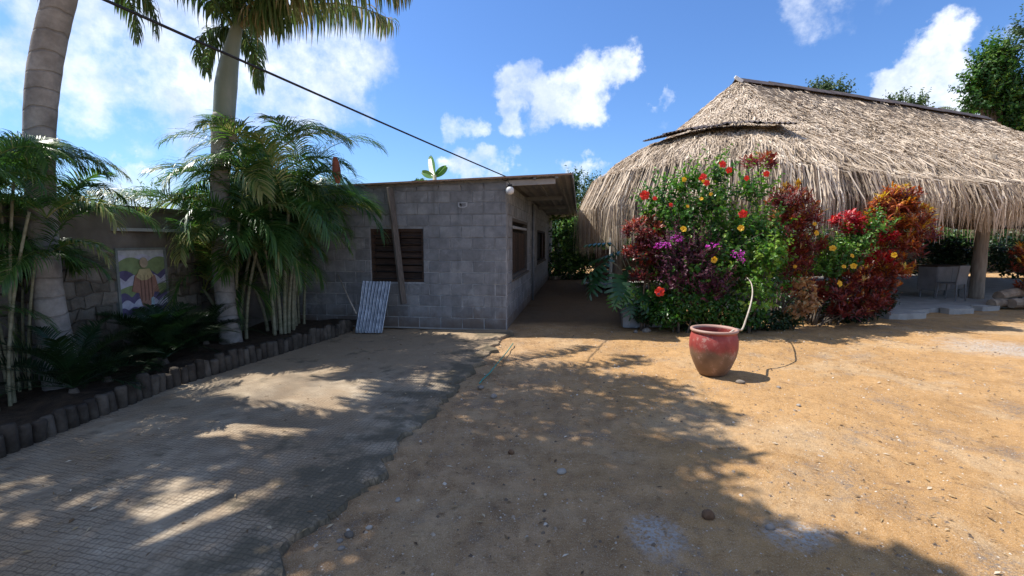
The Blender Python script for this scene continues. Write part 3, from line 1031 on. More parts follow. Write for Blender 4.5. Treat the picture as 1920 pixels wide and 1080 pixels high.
# cores (mortar): front wall with a window opening, side wall with two
WIN_F = (1.50, 2.50, .84, 1.80)     # tf range, z range of the front window
tA = WIN_F[0] + .02
def wall_core(mb, a0, a1, z0, z1, ts0, ts1, along='f'):
    if a1 - a0 < 1e-4 or z1 - z0 < 1e-4:
        return
    if along == 'f':
        c = house_pt((a0 + a1) / 2, (ts0 + ts1) / 2, (z0 + z1) / 2)
        mb.box(c, (a1 - a0, ts1 - ts0, z1 - z0), Matrix.Rotation(ang_f, 3, 'Z'))
    else:
        c = house_pt((ts0 + ts1) / 2, (a0 + a1) / 2, (z0 + z1) / 2)
        mb.box(c, (ts1 - ts0, a1 - a0, z1 - z0), Matrix.Rotation(ang_f, 3, 'Z'))


TH = .15
PR = .008
mb = MB()
w0, w1, wz0, wz1 = WIN_F
wall_core(mb, 0.0, w0, 0, 2.52, PR, TH)
wall_core(mb, w1, FL, 0, 2.42, PR, TH)
wall_core(mb, w0, w1, 0, wz0, PR, TH)
wall_core(mb, w0, w1, wz1, 2.49, PR, TH)
WIN_S = [(.75, 3.35, .86, 2.02), (6.0, 9.2, .90, 1.90)]
prev = TH
for (a, b, z0, z1) in WIN_S:
    wall_core(mb, prev, a, 0, 2.58, PR, TH, 's')
    wall_core(mb, a, b, 0, z0, PR, TH, 's')
    wall_core(mb, a, b, z1, 2.58, PR, TH, 's')
    prev = b
wall_core(mb, prev, SL, 0, 2.58, PR, TH, 's')
# far and hidden walls close the building
wall_core(mb, TH, FL, 0, 2.42, SL - TH, SL)
wall_core(mb, TH, SL - TH, 0, 2.40, FL - TH, FL, 's')
fa_, fb_ = house_pt(0, .06, roof_z(0) - .02), house_pt(FL, .06, roof_z(FL) - .02)
mb.box((fa_ + fb_) / 2, ((fb_ - fa_).length, .07, .13), (fb_ - fa_).to_track_quat('X', 'Z').to_matrix())
mb.build('wall', M['joint'], house)

# blocks: shared meshes by size
blk_cache = {}


def block_mesh(w, h):
    key = (round(w, 2), round(h, 2), random.randint(0, 2))
    if key not in blk_cache:
        j = .004
        mbk = MB().box((0, 0, 0), (w, .09, h), bev=.006)
        vv = mbk.v[0]
        mbk.v[0] = vv + (rng.random(vv.shape) - .5) * j * 2
        blk_cache[key] = mbk.mesh('block', M['block'])
    return blk_cache[key]


BH, JT = .2045, .012
cells = []   # (screen size rank, loc, w, h, rotz)
for c in range(NC):
    z0 = .0 + c * BH
    off = 0.0 if c % 2 == 0 else .20
    # front
    t = -off if off else 0.0
    while t < FL:
        a, b = max(t, 0), min(t + .40, FL)
        t += .40
        za, zb = z0 + JT / 2, z0 + BH - JT / 2
        zb = min(zb, roof_z(b) - .01)
        if b - a < .05 or zb - za < .04:
            continue
        segs = [(a, b)]
        if zb > w_lo + .0 if (w_lo := wz0 - .03) else False:
            pass
        if za < wz1 - .02 and zb > wz0 + .02:      # beside the window
            segs = []
            if a < w0:
                segs.append((a, min(b, w0)))
            if b > w1:
                segs.append((max(a, w1), b))
        for (p_, q_) in segs:
            if q_ - p_ < .05:
                continue
            wd_, hd_ = q_ - p_ - JT, zb - za
            ctr = house_pt((p_ + q_) / 2, .043 + random.uniform(-.0015, .0015), (za + zb) / 2)
            cells.append((ctr.y, ctr, wd_, hd_, ang_f + math.pi, 'f'))
    # side
    t = -.20 if c % 2 == 0 else 0.0
    while t < SL:
        a, b = max(t, .095), min(t + .40, SL)
        t += .40
        za, zb = z0 + JT / 2, min(z0 + BH - JT / 2, 2.59)
        if b - a < .05 or zb - za < .03:
            continue
        segs = [(a, b)]
        for (wa, wb, wl_, wh_) in WIN_S:
            if za < wh_ - .02 and zb > wl_ + .02:
                ns = []
                for (p_, q_) in segs:
                    if p_ < wa:
                        ns.append((p_, min(q_, wa)))
                    if q_ > wb:
                        ns.append((max(p_, wb), q_))
                segs = ns
        for (p_, q_) in segs:
            if q_ - p_ < .05:
                continue
            ctr = house_pt(.043, (p_ + q_) / 2, (za + zb) / 2)
            cells.append((ctr.y + 3, ctr, q_ - p_ - JT, zb - za, ang_f + math.pi / 2, 's'))
cells.sort(key=lambda c_: c_[0])
for (_, ctr, w_, h_, rz, _k) in cells[:290]:
    inst('block', block_mesh(w_, h_), house, ctr, (0, 0, rz))
mb = MB()
for (_, ctr, w_, h_, rz, _k) in cells[290:]:
    mb.box(ctr, (w_, .09, h_), Matrix.Rotation(rz, 3, 'Z'))
mb.build('block_courses', M['block'], house, kind='stuff')

# plaster coat at the top of the front wall, thin smears over the joints
mb = MB()
mb.box(house_pt(FL / 2, -.012, .0) + Vector((0, 0, .012)), (FL, .03, .022), Matrix.Rotation(ang_f, 3, 'Z'))
mb.build('plinth_strip', M['paving'], house)


def roof_corner(tf, ts, over_z=0):
    return house_pt(tf, ts, roof_z(tf) + over_z)


# roof: corrugated sheet, overhang to the right and front
R0, R1, RF, RB = -1.12, FL + .2, -.14, SL + .25
ntf, nts = 150, 6
tfv = np.linspace(R0, R1, ntf)
tsv = np.linspace(RF, RB, nts)
for side, dz in (('top', 0.0),):
    gridp = np.zeros((ntf, nts, 3))
    for i, a in enumerate(tfv):
        for j, b in enumerate(tsv):
            p = roof_corner(a, b, .045 + .012 * math.sin(i * math.pi / 2))
            gridp[i, j] = p
    lower = gridp.copy(); lower[:, :, 2] -= .007
    mb = MB().grid(gridp).grid(lower[::-1])
    mb.build('roof_sheet', M['roofmetal'], house)
mb = MB()   # rusty front edge trim and right edge trim
a, b = roof_corner(R0, RF - .012, .035), roof_corner(R1, RF - .012, .035)
d = b - a
rotm = d.to_track_quat('X', 'Z').to_matrix()
mb.box((a + b) / 2 + Vector((0, 0, .012)), (d.length, .02, .028), rotm)
mb.build('roof_edge', M['rust'], house)
mb = MB()
a, b = roof_corner(R0 - .012, RF, .03), roof_corner(R0 - .012, RB, .03)
d = b - a
mb.box((a + b) / 2, (.02, d.length, .085), Matrix.Rotation(-AX, 3, 'Z'))
mb.build('roof_edge', M['rafter'], house)
# beams across the overhang
for ts in (.04, 3.2, 6.4, 9.6, 13.3):
    mb = MB()
    a, b = roof_corner(R0 + .28, ts, -.035), roof_corner(.0, ts, -.035)
    d = b - a
    mb.box((a + b) / 2, (d.length, .06, .09), d.to_track_quat('X', 'Z').to_matrix())
    mb.build('roof_beam', M['beam'] if ts < 1 else M['rafter'], house)
for tf in (R0 + .25, R0 + .62):
    mb = MB()
    a, b = roof_corner(tf, RF + .03, .012), roof_corner(tf, RB - .05, .012)
    mb.box((a + b) / 2, (.05, (b - a).length, .035), Matrix.Rotation(-AX, 3, 'Z'))
    mb.build('purlin', M['rafter'], house)

# front window with louvre boards and bars
win = empty('window'); win.parent = house
c = house_pt((w0 + w1) / 2, .09, (wz0 + wz1) / 2)
win.location = c
win.rotation_euler = (0, 0, ang_f)
ww, wh = w1 - w0, wz1 - wz0
fr = MB()
fr.box((0, 0, wh / 2 - .025), (ww, .10, .05)); fr.box((0, 0, -wh / 2 + .025), (ww, .10, .05))
fr.box((-ww / 2 + .025, 0, 0), (.05, .098, wh - .1)); fr.box((ww / 2 - .025, 0, 0), (.05, .098, wh - .1)); fr.box((0, 0, 0), (.06, .098, wh - .1))
fr.box((0, .0, -.01), (ww - .1, .07, .045))
fr.build('frame', M['darkwood'], win)
sl_me = {}
for half in (-1, 1):
    for k in range(7):
        z = -wh / 2 + .05 + (k + .5) * (wh - .1) / 7
        key = 0
        if key not in sl_me:
            sl_me[key] = MB().box((0, 0, 0), (ww / 2 - .09, .018, (wh - .1) / 7 - .014), bev=.003).mesh('slat', M['darkwood'])
        inst('slat', sl_me[key], win, (half * ww / 4, .02, z), (R(-10), 0, 0))
for k in range(7):
    z = -wh / 2 + .06 + k * (wh - .12) / 6.5
    MB().tube([(-ww / 2 + .03, -.062, z), (ww / 2 - .03, -.062, z)], .007, 6).build('bar', M['black'], win)
MB().box((0, .08, 0), (ww, .02, wh)).build('backing', M['dark'], win)
for wi, (a, b, z0, z1) in enumerate(WIN_S):
    win = empty('window'); win.parent = house
    win.location = house_pt(.075, (a + b) / 2, (z0 + z1) / 2)
    win.rotation_euler = (0, 0, ang_f + math.pi / 2)
    ww, wh = b - a, z1 - z0
    fr = MB()
    for sgn in (-1, 1):
        fr.box((0, 0, sgn * (wh / 2 - .03)), (ww, .14, .06)); fr.box((sgn * (ww / 2 - .03), 0, 0), (.06, .138, wh - .12))
    fr.build('frame', M['darkwood'] if wi else M['greywood'], win)
    if wi == 0:
        MB().box((0, -.01, wh / 2 - .17), (ww - .12, .10, .05)).build('lintel', M['beam'], win)
    nb = 9 if wi == 0 else 5
    bme = MB().box((0, 0, 0), ((ww - .12) / nb - .02, .03, wh - .13 - (.2 if wi == 0 else 0)), bev=.004).mesh('shutter_board', M['darkwood'])
    for k in range(nb):
        if wi == 1 and k in (1, 2, 3):
            continue
        inst('shutter_board', bme, win, (-ww / 2 + .06 + (k + .5) * (ww - .12) / nb, .0, -(.1 if wi == 0 else 0)))
    MB().box((0, .06, 0), (ww, .02, wh)).build('backing', M['dark'], win)
    sb = MB().box((0, -.08, -wh / 2 - .02), (ww + .06, .07, .04)).build('sill', M['greywood'], win)
# drain pipe on the side wall
MB().tube([house_pt(-.04, 4.35, .0), house_pt(-.04, 4.35, 2.55)], .035, 8).build('drain_pipe', M['rafter'], house, smooth=True)
# vent hole in the front wall
vent = empty('vent'); vent.parent = house
vc = PT(867, 384, 8.28)
t_ = (vc - HC).dot(hu)
vent.location = house_pt(t_, -.002, vc.z)
vent.rotation_euler = (0, 0, ang_f)
mb = MB()
out = [(-.085, .045), (.085, .045), (.08, -.025), (.03, -.05), (-.05, -.05), (-.085, -.03)]
v = [(x, -.012, z) for x, z in out] + [(x * .72, -.012, z * .62) for x, z in out] + [(x * .72, .012, z * .62) for x, z in out] + [(x, .012, z) for x, z in out]
n6 = 6
f = []
for k in range(6):
    k2 = (k + 1) % 6
    f += [(k, k2, n6 + k2, n6 + k), (n6 + k, n6 + k2, 12 + k2, 12 + k), (18 + k, 18 + k2, k2, k)]
mb.add(v, f)
mb.build('rim', M['beam'], vent)
MB().add([(x * .74, .004, z * .64) for x, z in out], [tuple(range(6))]).build('opening', M['dark'], vent)
MB().tube([(-.03, -.008, .028), (0, -.008, -.015), (.03, -.008, .028)], .006, 5).build('grille', M['rafter'], vent)

# plank across the front window
pa, pb = house_pt(2.04, -.075, 2.52), house_pt(1.78, -.15, .50)
pa = PT(731, 352, 8.36); pb = PT(757, 570, 8.22)
mb = MB(); d = pb - pa
mb.box((pa + pb) / 2, (.125, .05, d.length), d.to_track_quat('Z', 'Y').to_matrix(), bev=.006)
tag(mb.build('plank', M['greywood']), 'long dark weathered plank standing in front of the front window', 'plank')

# security lamp at the corner
lamp = empty('outdoor_lamp', 'round white glass lamp on the house corner under the roof', 'lamp')
lc = PT(956, 357, 8.05)
prof = [(0, -.075), (.035, -.068), (.062, -.045), (.072, -.01), (.066, .03), (.045, .055), (.03, .06)]


def lathe(prof, seg=20, center=(0, 0, 0), tone=.5):
    v, f = [], []
    for (r, z) in prof:
        for k in range(seg):
            a = 2 * math.pi * k / seg
            v.append((center[0] + r * math.cos(a), center[1] + r * math.sin(a), center[2] + z))
    for i in range(len(prof) - 1):
        for k in range(seg):
            k2 = (k + 1) % seg
            f.append((i * seg + k, i * seg + k2, (i + 1) * seg + k2, (i + 1) * seg + k))
    return v, f


v, f = lathe(prof, 16, lc)
MB().add(v, f).build('globe', M['white'], lamp, smooth=True)
MB().tube([lc + Vector((0, 0, .055)), lc + Vector((0, 0, .10))], [.035, .04], 12).build('socket', M['black'], lamp, smooth=True)
MB().tube([lc + Vector((0, 0, .10)), lc + Vector((-.03, .05, .16)), lc + Vector((-.12, .12, .19)), lc + Vector((-.14, .12, .25))], .006, 6).build('wire', M['black'], lamp)

# corrugated zinc sheet leaning on the wall
zs = empty('zinc_sheet', 'short corrugated galvanised sheet leaning against the house wall', 'metal sheet')
base_l, base_r = PT(666, 630, 7.75), PT(717, 631, 7.75)
top_l, top_r = PT(680, 527, 8.05), PT(733, 528, 8.05)
base_l.z = base_r.z = .05
nu, nv = 81, 14
gp = np.zeros((nu, nv, 3))
nrm = Vector((0, -1, .35)).normalized()
for i in range(nu):
    u = i / (nu - 1)
    for j in range(nv):
        w = j / (nv - 1)
        p = (base_l.lerp(base_r, u)).lerp(top_l.lerp(top_r, u), w)
        dent = .012 * math.sin(9 * w + 3 * u) * (1 - u) + .02 * (float(vnoise(u * 3, w * 5, 2, 61)) - .5) * (1.3 - u)
        p = p + nrm * (.013 * math.sin(u * 2 * math.pi * 8.5) + dent)
        gp[i, j] = p
bk = gp.copy(); bk += np.array(nrm) * -.002
MB().grid(gp).grid(bk[::-1]).build('sheet', M['zinc'], zs, smooth=True)
# leaning stick beside it
tag(MB().tube([PT(668, 588, 7.85), PT(655, 562, 8.1), PT(634, 515, 8.45)], [.014, .013, .011], 7, rough=.2).build('stick', M['branch'], smooth=True),
    'thin bare stick leaning on the wall left of the zinc sheet', 'stick')

# overhead cable
cp = []
a, b = roof_corner(-.02, RF + .05, .06), Vector((-2.42, 2.85, 3.05))
dirv = (b - a)
for k in range(40):
    s = k / 39 * 2.2
    p = a + dirv * s
    sag = .10 * (s * (s - 2.2))
    cp.append(Vector((p.x, p.y, p.z + sag * .35)))
tag(MB().tube(cp, .0095, 6).build('power_cable', M['black'], smooth=True), 'black overhead cable running from the house roof up to the left', 'cable')

# ------------------------------------------------------------------ garden wall on the left
def WL(y):          # face of the wall
    return -5.15 + .15 * (y - 4)


wa = math.atan2(1, .15)
gw = empty('garden_wall', 'long concrete garden wall with rubble stone panels between pillars', 'wall')
wy0, wy1, wht = -1.5, 9.3, 1.98
mb = MB()
c0, c1 = Vector((WL(wy0) - .10, wy0, 0)), Vector((WL(wy1) - .10, wy1, 0))
d = c1 - c0
mb.box((c0 + c1) / 2 + Vector((0, 0, wht / 2 - .1)), (d.length, .2, wht + .2), Matrix.Rotation(math.atan2(d.y, d.x), 3, 'Z'))
mb.build('wall_body', M['wall'], gw)
mb = MB()
mb.box((c0 + c1) / 2 + Vector((0, 0, wht + .025)), (d.length, .27, .05), Matrix.Rotation(math.atan2(d.y, d.x), 3, 'Z'))
mb.build('coping', M['wall'], gw)
wrot = Matrix.Rotation(math.atan2(d.y, d.x), 3, 'Z')
wdir = d.normalized(); wnr = Vector((wdir.y, -wdir.x, 0))      # towards the yard


def wall_pt(y, out_, z):
    return Vector((WL(y), y, z)) + wnr * out_


for (y, w_) in ((4.42, .42), (7.55, .40), (2.2, .4)):
    # stacked concrete units
    for k in range(9):
        MB().box(wall_pt(y, .07 + random.uniform(0, .012), .11 + k * .215), (w_, .14, .205), wrot, bev=.012).build('pillar_block', M['wall'], gw)
# pale ledge above the mural
MB().box(wall_pt(6.3, .045, 1.73), (1.1, .09, .04), wrot).build('ledge', M['mortar'], gw)

# rubble stones: jittered hexagonal cells inside panel outlines
stone_n = 0


def rubble(y0, y1, z0, z1, inside, cell=.19):
    global stone_n
    nr = int((z1 - z0) / (cell * .8)) + 2
    nc_ = int((y1 - y0) / cell) + 2

    def jit(i, j):
        rs = random.Random(i * 131 + j * 17 + int(y0 * 100))
        return (i * cell / 2 + rs.uniform(-.035, .035), j * cell * .4 + rs.uniform(-.03, .03))
    for r in range(nr):
        for c in range(nc_):
            i0 = 2 * c + (r % 2)
            j0 = 2 * r
            # hexagon corners on a shared lattice
            cs = [(i0, j0), (i0 + 1, j0 - 1 + 1), (i0 + 2, j0), (i0 + 2, j0 + 2), (i0 + 1, j0 + 3 - 1), (i0, j0 + 2)]
            pts = [jit(*q) for q in cs]
            cx = sum(p[0] for p in pts) / 6 + y0
            cz = sum(p[1] for p in pts) / 6 + z0
            if not inside(cx, cz):
                continue
            pr = random.uniform(.02, .055)
            v, f = [], []
            for sc, o_ in ((.97, -.01), (.93, pr * .6), (.66, pr)):
                for p in pts:
                    yy_ = cx + (p[0] + y0 - cx) * sc
                    zz_ = cz + (p[1] + z0 - cz) * sc
                    v.append(tuple(wall_pt(yy_, o_, zz_)))
            for lv in (0, 6):
                for k in range(6):
                    k2 = (k + 1) % 6
                    f.append((lv + k, lv + k2, lv + 6 + k2, lv + 6 + k))
            f.append(tuple(range(12, 18)))
            MB().add(v, f).build('stone', M['wstone'], gw)
            stone_n += 1


def arch1(y, z):
    if not (4.68 < y < 5.72):
        return False
    top = 1.25 + .30 * math.sqrt(max(0, 1 - ((y - 5.3) / .68) ** 2))
    return .25 < z < top


def arch2(y, z):
    if not (6.50 < y < 7.32):
        return False
    top = 1.2 + .3 * math.sqrt(max(0, 1 - ((y - 6.8) / .6) ** 2))
    return .25 < z < top


rubble(4.62, 5.78, .2, 1.75, arch1)
rubble(6.45, 7.4, .2, 1.75, arch2)

# mural
mur = empty('mural', 'painted mural of a robed figure over violet and green waves on the wall', 'mural')
my0, my1, mz0, mz1 = 5.78, 6.42, .66, 1.47


def mural_poly(name, pts, mat, out_, parent=mur, th=.006):
    n = len(pts)
    v = [tuple(wall_pt(my0 + (my1 - my0) * u, out_, mz0 + (mz1 - mz0) * w)) for u, w in pts]
    v += [tuple(wall_pt(my0 + (my1 - my0) * u, out_ - th, mz0 + (mz1 - mz0) * w)) for u, w in pts]
    f = [tuple(range(n))] + [(k, n + k, n + (k + 1) % n, (k + 1) % n) for k in range(n)]
    return MB().add(v, f).build(name, M[mat], parent)


def band(lo, hi, amp, fq, ph, n=24):
    top = [(i / n, hi + amp * abs(math.sin(fq * i / n * math.pi + ph)) - amp / 2) for i in range(n + 1)]
    bot = [(i / n, lo) for i in range(n, -1, -1)]
    return [(min(1, max(0, u)), min(1, max(0, w))) for u, w in top + bot]


mural_poly('background', [(0, 0), (1, 0), (1, 1), (0, 1)], 'mural_bg', .030, th=.03)
o_ = .032
for nm, lo, hi, amp, fq, ph, mt in (('cloud_band', .80, .90, .07, 2.2, 1.2, 'mural_lilac'), ('hill_band', .55, .84, .10, 1.6, .3, 'mural_green'), ('ridge_band', .45, .64, .10, 2.1, .9, 'mural_violet'),
                                    ('wave_band', .3, .56, .10, 2.6, 2.2, 'mural_lilac'), ('field_band', .2, .42, .06, 1.5, .2, 'mural_green'), ('wave_band', .1, .30, .09, 3.1, 1.0, 'mural_violet'),
                                    ('wave_band', .0, .19, .08, 3.6, .4, 'mural_lilac'), ('wave_band', .0, .09, .05, 4.2, 1.4, 'mural_violet')):
    mural_poly(nm, band(lo, hi, amp, fq, ph), mt, o_)
    o_ += .0025
mural_poly('robe', [(.30, .60), (.42, .66), (.60, .66), (.74, .58), (.82, .30), (.70, .32), (.62, .12), (.50, .08), (.42, .12), (.36, .32), (.22, .36)], 'mural_brown', o_); o_ += .0025
for u in (.40, .48, .56, .64):
    mural_poly('robe_fold', [(u, .60), (u + .018, .60), (u + .022, .2), (u, .18)], 'mural_brown_dark', o_)
mural_poly('shoulder', [(.32, .58), (.40, .70), (.62, .70), (.70, .58), (.55, .52), (.42, .52)], 'mural_cream', o_); o_ += .0025
mural_poly('face', [(.50 + .09 * math.cos(a), .80 + .085 * math.sin(a)) for a in np.linspace(0, 2 * math.pi, 13)[:-1]], 'mural_skin', o_); o_ += .0025
mural_poly('waterfall', [(.60, .02), (.68, .02), (.66, .24), (.61, .22)], 'mural_blue', o_)
for (a, b, c_, d_) in ((-.04, -.04, 1.04, 0), (-.04, 1, 1.04, 1.035), (-.05, 0, 0, 1), (1, 0, 1.05, 1)):
    mural_poly('frame_strip', [(a, b), (c_, b), (c_, d_), (a, d_)], 'mural_frame', .046, th=.045)
MB().box(wall_pt((my0 + my1) / 2, .06, mz0 - .055), (.74, .12, .05), wrot).build('shelf', M['mortar'], mur)

# shed roof beyond the wall
shed = empty('neighbour_shed', 'low shed roof edge showing just above the garden wall on the left', 'shed')
sa, sb_ = PT(96, 378, 6.4), PT(222, 403, 9.3)
d = (sb_ - sa).normalized(); n2 = Vector((-d.y, d.x, 0)) * 1.0
if n2.x > 0:
    n2 = -n2
e = n2 * 3.0 + Vector((0, 0, -.5))
v = [sa, sb_, sb_ + e, sa + e]
MB().add([tuple(p) for p in v] + [tuple(p - Vector((0, 0, .06))) for p in v], [(0, 1, 2, 3), (7, 6, 5, 4), (0, 4, 5, 1), (1, 5, 6, 2), (2, 6, 7, 3), (3, 7, 4, 0)]).build('roof', M['lightroof'], shed)
w_ = [sa + n2 * .2, sb_ + n2 * .2, sb_ + n2 * .35, sa + n2 * .35]
MB().add([(p.x, p.y, 0) for p in w_] + [(p.x, p.y, sa.z - .12) for p in w_], [(0, 1, 5, 4), (1, 2, 6, 5), (2, 3, 7, 6), (3, 0, 4, 7), (4, 5, 6, 7)]).build('wall', M['wall'], shed)

# ------------------------------------------------------------------ palm fronds
def frond(L_, elev0, droop, n, lw, lmax, swp=.9, hang=.25, vang=.5, seed=0, rr=.011, s0=.12, tone0=.5, plum=0.0, mat=None, petiole=True, tipyel=0.0, curve_y=0.0, prof=.55):
    """one frond along +X, bending down; leaflets both sides"""
    r_ = np.random.default_rng(seed)
    m = 26
    s = np.linspace(0, 1, m)
    ang = elev0 - droop * s ** 1.35
    yaw = curve_y * s ** 1.5
    ds = L_ / (m - 1)
    P = np.zeros((m, 3))
    T = np.stack([np.cos(ang) * np.cos(yaw), np.cos(ang) * np.sin(yaw), np.sin(ang)], 1)
    for i in range(1, m):
        P[i] = P[i - 1] + (T[i] + T[i - 1]) / 2 * ds
    mb = MB()
    idx = list(range(0, m, 2)) + ([m - 1] if (m - 1) % 2 else [])
    mb.tube([tuple(P[i]) for i in idx], [rr * (1 - .85 * s[i]) for i in idx], 5, tone=min(1, tone0 + .35))
    sv = np.linspace(s0, .995, n) + r_.uniform(-.3, .3, n) * (1 - s0) / n
    sv = np.clip(sv, 0, 1)
    for side in (-1, 1):
        B = np.stack([np.interp(sv, s, P[:, k]) for k in range(3)], 1)
        t = np.stack([np.interp(sv, s, T[:, k]) for k in range(3)], 1)
        yv = np.stack([-np.sin(np.interp(sv, s, yaw)), np.cos(np.interp(sv, s, yaw)), np.zeros(n)], 1)
        up = np.cross(t, yv); up /= np.linalg.norm(up, axis=1)[:, None] + 1e-9
        q = (sv - s0) / (1 - s0)
        ll = lmax * (np.sin(np.pi * (.12 + .80 * q)) ** prof) * r_.uniform(.86, 1.08, n)
        fwd = swp * (.45 + .8 * q)
        va = vang + r_.normal(0, .12 + plum, n)
        D = t * fwd[:, None] + side * yv * np.cos(va)[:, None] + up * np.sin(va)[:, None]
        D /= np.linalg.norm(D, axis=1)[:, None]
        pts = [B]
        Dc = D.copy()
        seg = 4
        hg = hang * r_.uniform(.7, 1.3, n)
        for k in range(seg):
            Dc = Dc + np.array([0, 0, -1.0]) * (hg * (k + .6) / 1.6)[:, None]
            Dc /= np.linalg.norm(Dc, axis=1)[:, None]
            pts.append(pts[-1] + Dc * (ll / seg)[:, None])
        wds = np.array([.55, 1.0, .9, .55, .04]) * lw / 2
        Cx = np.cross(D, up + side * yv * .3); Cx /= np.linalg.norm(Cx, axis=1)[:, None] + 1e-9
        st = np.stack([np.stack([pts[k] - Cx * wds[k], pts[k] + Cx * wds[k]], 1) for k in range(seg + 1)], 1)
        tn = np.clip(tone0 + r_.normal(0, .13, n) + tipyel * q, 0, 1)
        mb.strips(st, tn)
    return mb.mesh('frond', mat)


areca_f = []
for k in range(12):
    dead = k in (4,)
    areca_f.append(frond(random.uniform(1.35, 1.85), R(random.choice([80, 68, 54, 38])), R(random.uniform(95, 150)), 50, .019, random.uniform(.42, .52),
                         .95, random.uniform(.12, .35), random.uniform(.35, .75), seed=100 + k, tone0=.46 + .12 * random.random() + (.33 if dead else 0), mat=M['areca'], s0=.16, tipyel=.12,
                         curve_y=random.uniform(-.5, .5), rr=.010))
areca_y = [frond(1.5, R(55), R(110), 42, .028, .45, .95, .25, .5, seed=140, tone0=.86, mat=M['areca'], s0=.16, rr=.010),
           frond(1.3, R(45), R(120), 42, .028, .42, .95, .3, .5, seed=141, tone0=.72, mat=M['areca'], s0=.16, tipyel=.3, rr=.010)]


def cane_mesh(h, lean, r0):
    pts, rad = [], []
    n = int(h / .12) + 2
    for i in range(n):
        s = i / (n - 1)
        pts.append((lean * s ** 1.7, 0, h * s))
        rad.append(r0 * (1 - .25 * s))
        if i < n - 1:
            pts.append((lean * (s + .012) ** 1.7, 0, h * (s + .012)))
            rad.append(r0 * (1 - .25 * s) * 1.13)
    return MB().tube(pts, rad, 8).mesh('stem', M['cane'], True)


canes = [(1.1, .12), (1.5, .30), (1.9, .42), (2.2, .25), (.8, .30)]
cane_me = [cane_mesh(h, l, .026) for h, l in canes]
cane_thin = [cane_mesh(h, l * .7, .015) for h, l in canes]


def areca(loc, n_st, label, sc=1.0, az0=0.0, spread=.22, hs=None, fronds=6, group='areca palm clumps along the garden wall', yellow=.1, azs=None, fsc=1.0, thin=.8):
    root = empty('areca_palm', label, 'palm', group, loc)
    for k in range(n_st):
        az = az0 + 2 * math.pi * k / n_st + random.uniform(-.4, .4)
        ci = (hs or range(5))[k % len(hs or range(5))]
        h, l = canes[ci]
        off = Vector((math.cos(az) * spread * random.uniform(.3, 1), math.sin(az) * spread * random.uniform(.3, 1), 0))
        inst('stem', (cane_thin if fsc < .9 else cane_me)[ci], root, off, (0, 0, az), (sc * thin if False else sc, sc, sc))
        top = off + Vector((math.cos(az) * l * sc, math.sin(az) * l * sc, h * sc - .05))
        a0 = random.uniform(0, 6)
        nf = fronds + random.randint(-1, 1)
        for j in range(nf):
            fa = a0 + 2 * math.pi * j / nf + random.uniform(-.35, .35)
            me = random.choice(areca_f) if random.random() > yellow else random.choice(areca_y)
            s_ = sc * fsc * random.uniform(.85, 1.1)
            inst('frond', me, root, top, (random.uniform(-.35, .35), random.uniform(-.25, .25), fa), (s_, s_, s_))
    return root


areca((-3.72, 7.5, .1), 11, 'largest areca palm clump, in front of the house wall left of the zinc sheet', 1.02, .3, .30, [3, 2, 0, 1, 2, 4, 1, 3], 8)
areca((-4.22, 7.05, .1), 7, 'areca palm clump behind the second tall palm trunk', .95, 1.0, .2, [2, 1, 4, 0, 1], 8, yellow=.22, fsc=.91)
areca((-3.75, 8.10, .1), 4, 'smallest areca palm clump right beside the house window', .85, 2.0, .15, [3, 1, 2], 6)
areca((-4.60, 4.05, .1), 7, 'areca palm clump at the far left edge in front of the first tall trunk', .92, .7, .16, [2, 3, 1, 2, 4], 7, yellow=.06, fsc=.60)
areca((-4.88, 4.55, .1), 8, 'areca palm clump growing against the wall just left of the first tall trunk', .92, .2, .12, [1, 2, 0, 3], 7, yellow=.05, fsc=.66)
# the dry curled sheath stuck in the palms
c = PT(629, 318, 7.3)
v, f = [], []
for i in range(9):
    t = i / 8
    w_ = .065 * math.sin(math.pi * (.08 + .84 * t)) ** .7
    for k in range(7):
        a = math.pi * (k / 6)
        v.append((c.x + math.cos(a) * w_ + .03 * t, c.y - math.sin(a) * w_ * .6, c.z + .19 - .40 * t))
for i in range(8):
    for k in range(6):
        f.append((i * 7 + k, i * 7 + k + 1, (i + 1) * 7 + k + 1, (i + 1) * 7 + k))
tag(MB().add(v, f).build('dry_sheath', M['redsheath'], smooth=True), 'rust red dried leaf sheath caught at the top of the areca fronds', 'dead leaf')

# royal palms
royal_f = [frond(2.7, R(e_), R(dr), 74, .040, .62, .55, hg, .15, seed=200 + i, tone0=.45 + .05 * i, plum=.55, mat=M['royal'], s0=.10, rr=.028, curve_y=cy, tipyel=.15, prof=.45)
           for i, (e_, dr, hg, cy) in enumerate([(62, 95, .9, .1), (45, 80, 1.0, -.2), (28, 75, 1.1, .2), (80, 110, .8, 0), (8, 70, 1.1, .1), (50, 120, 1.0, -.1), (40, 52, 1.2, .0)])]


royal_f.append(frond(1.5, R(25), R(135), 60, .035, .42, .55, 1.1, .1, seed=260, tone0=.5, plum=.5, mat=M['royal'], s0=.06, rr=.02, tipyel=.2, prof=.45))


def royal_palm(label, path, rads, shaft_path, shaft_r, crown, azl):
    root = empty('royal_palm', label, 'palm tree', 'tall palms by the garden wall')
    MB().tube(path, rads, 28, rough=.012).build('trunk', M['trunk'], root, smooth=True)
    MB().tube(shaft_path, shaft_r, 22).build('crownshaft', M['crownshaft'], root, smooth=True)
    for i, (az, fi, rx, s_) in enumerate(azl):
        inst('frond', royal_f[fi], root, crown, (rx, 0, az), (s_, s_, s_))
    return root


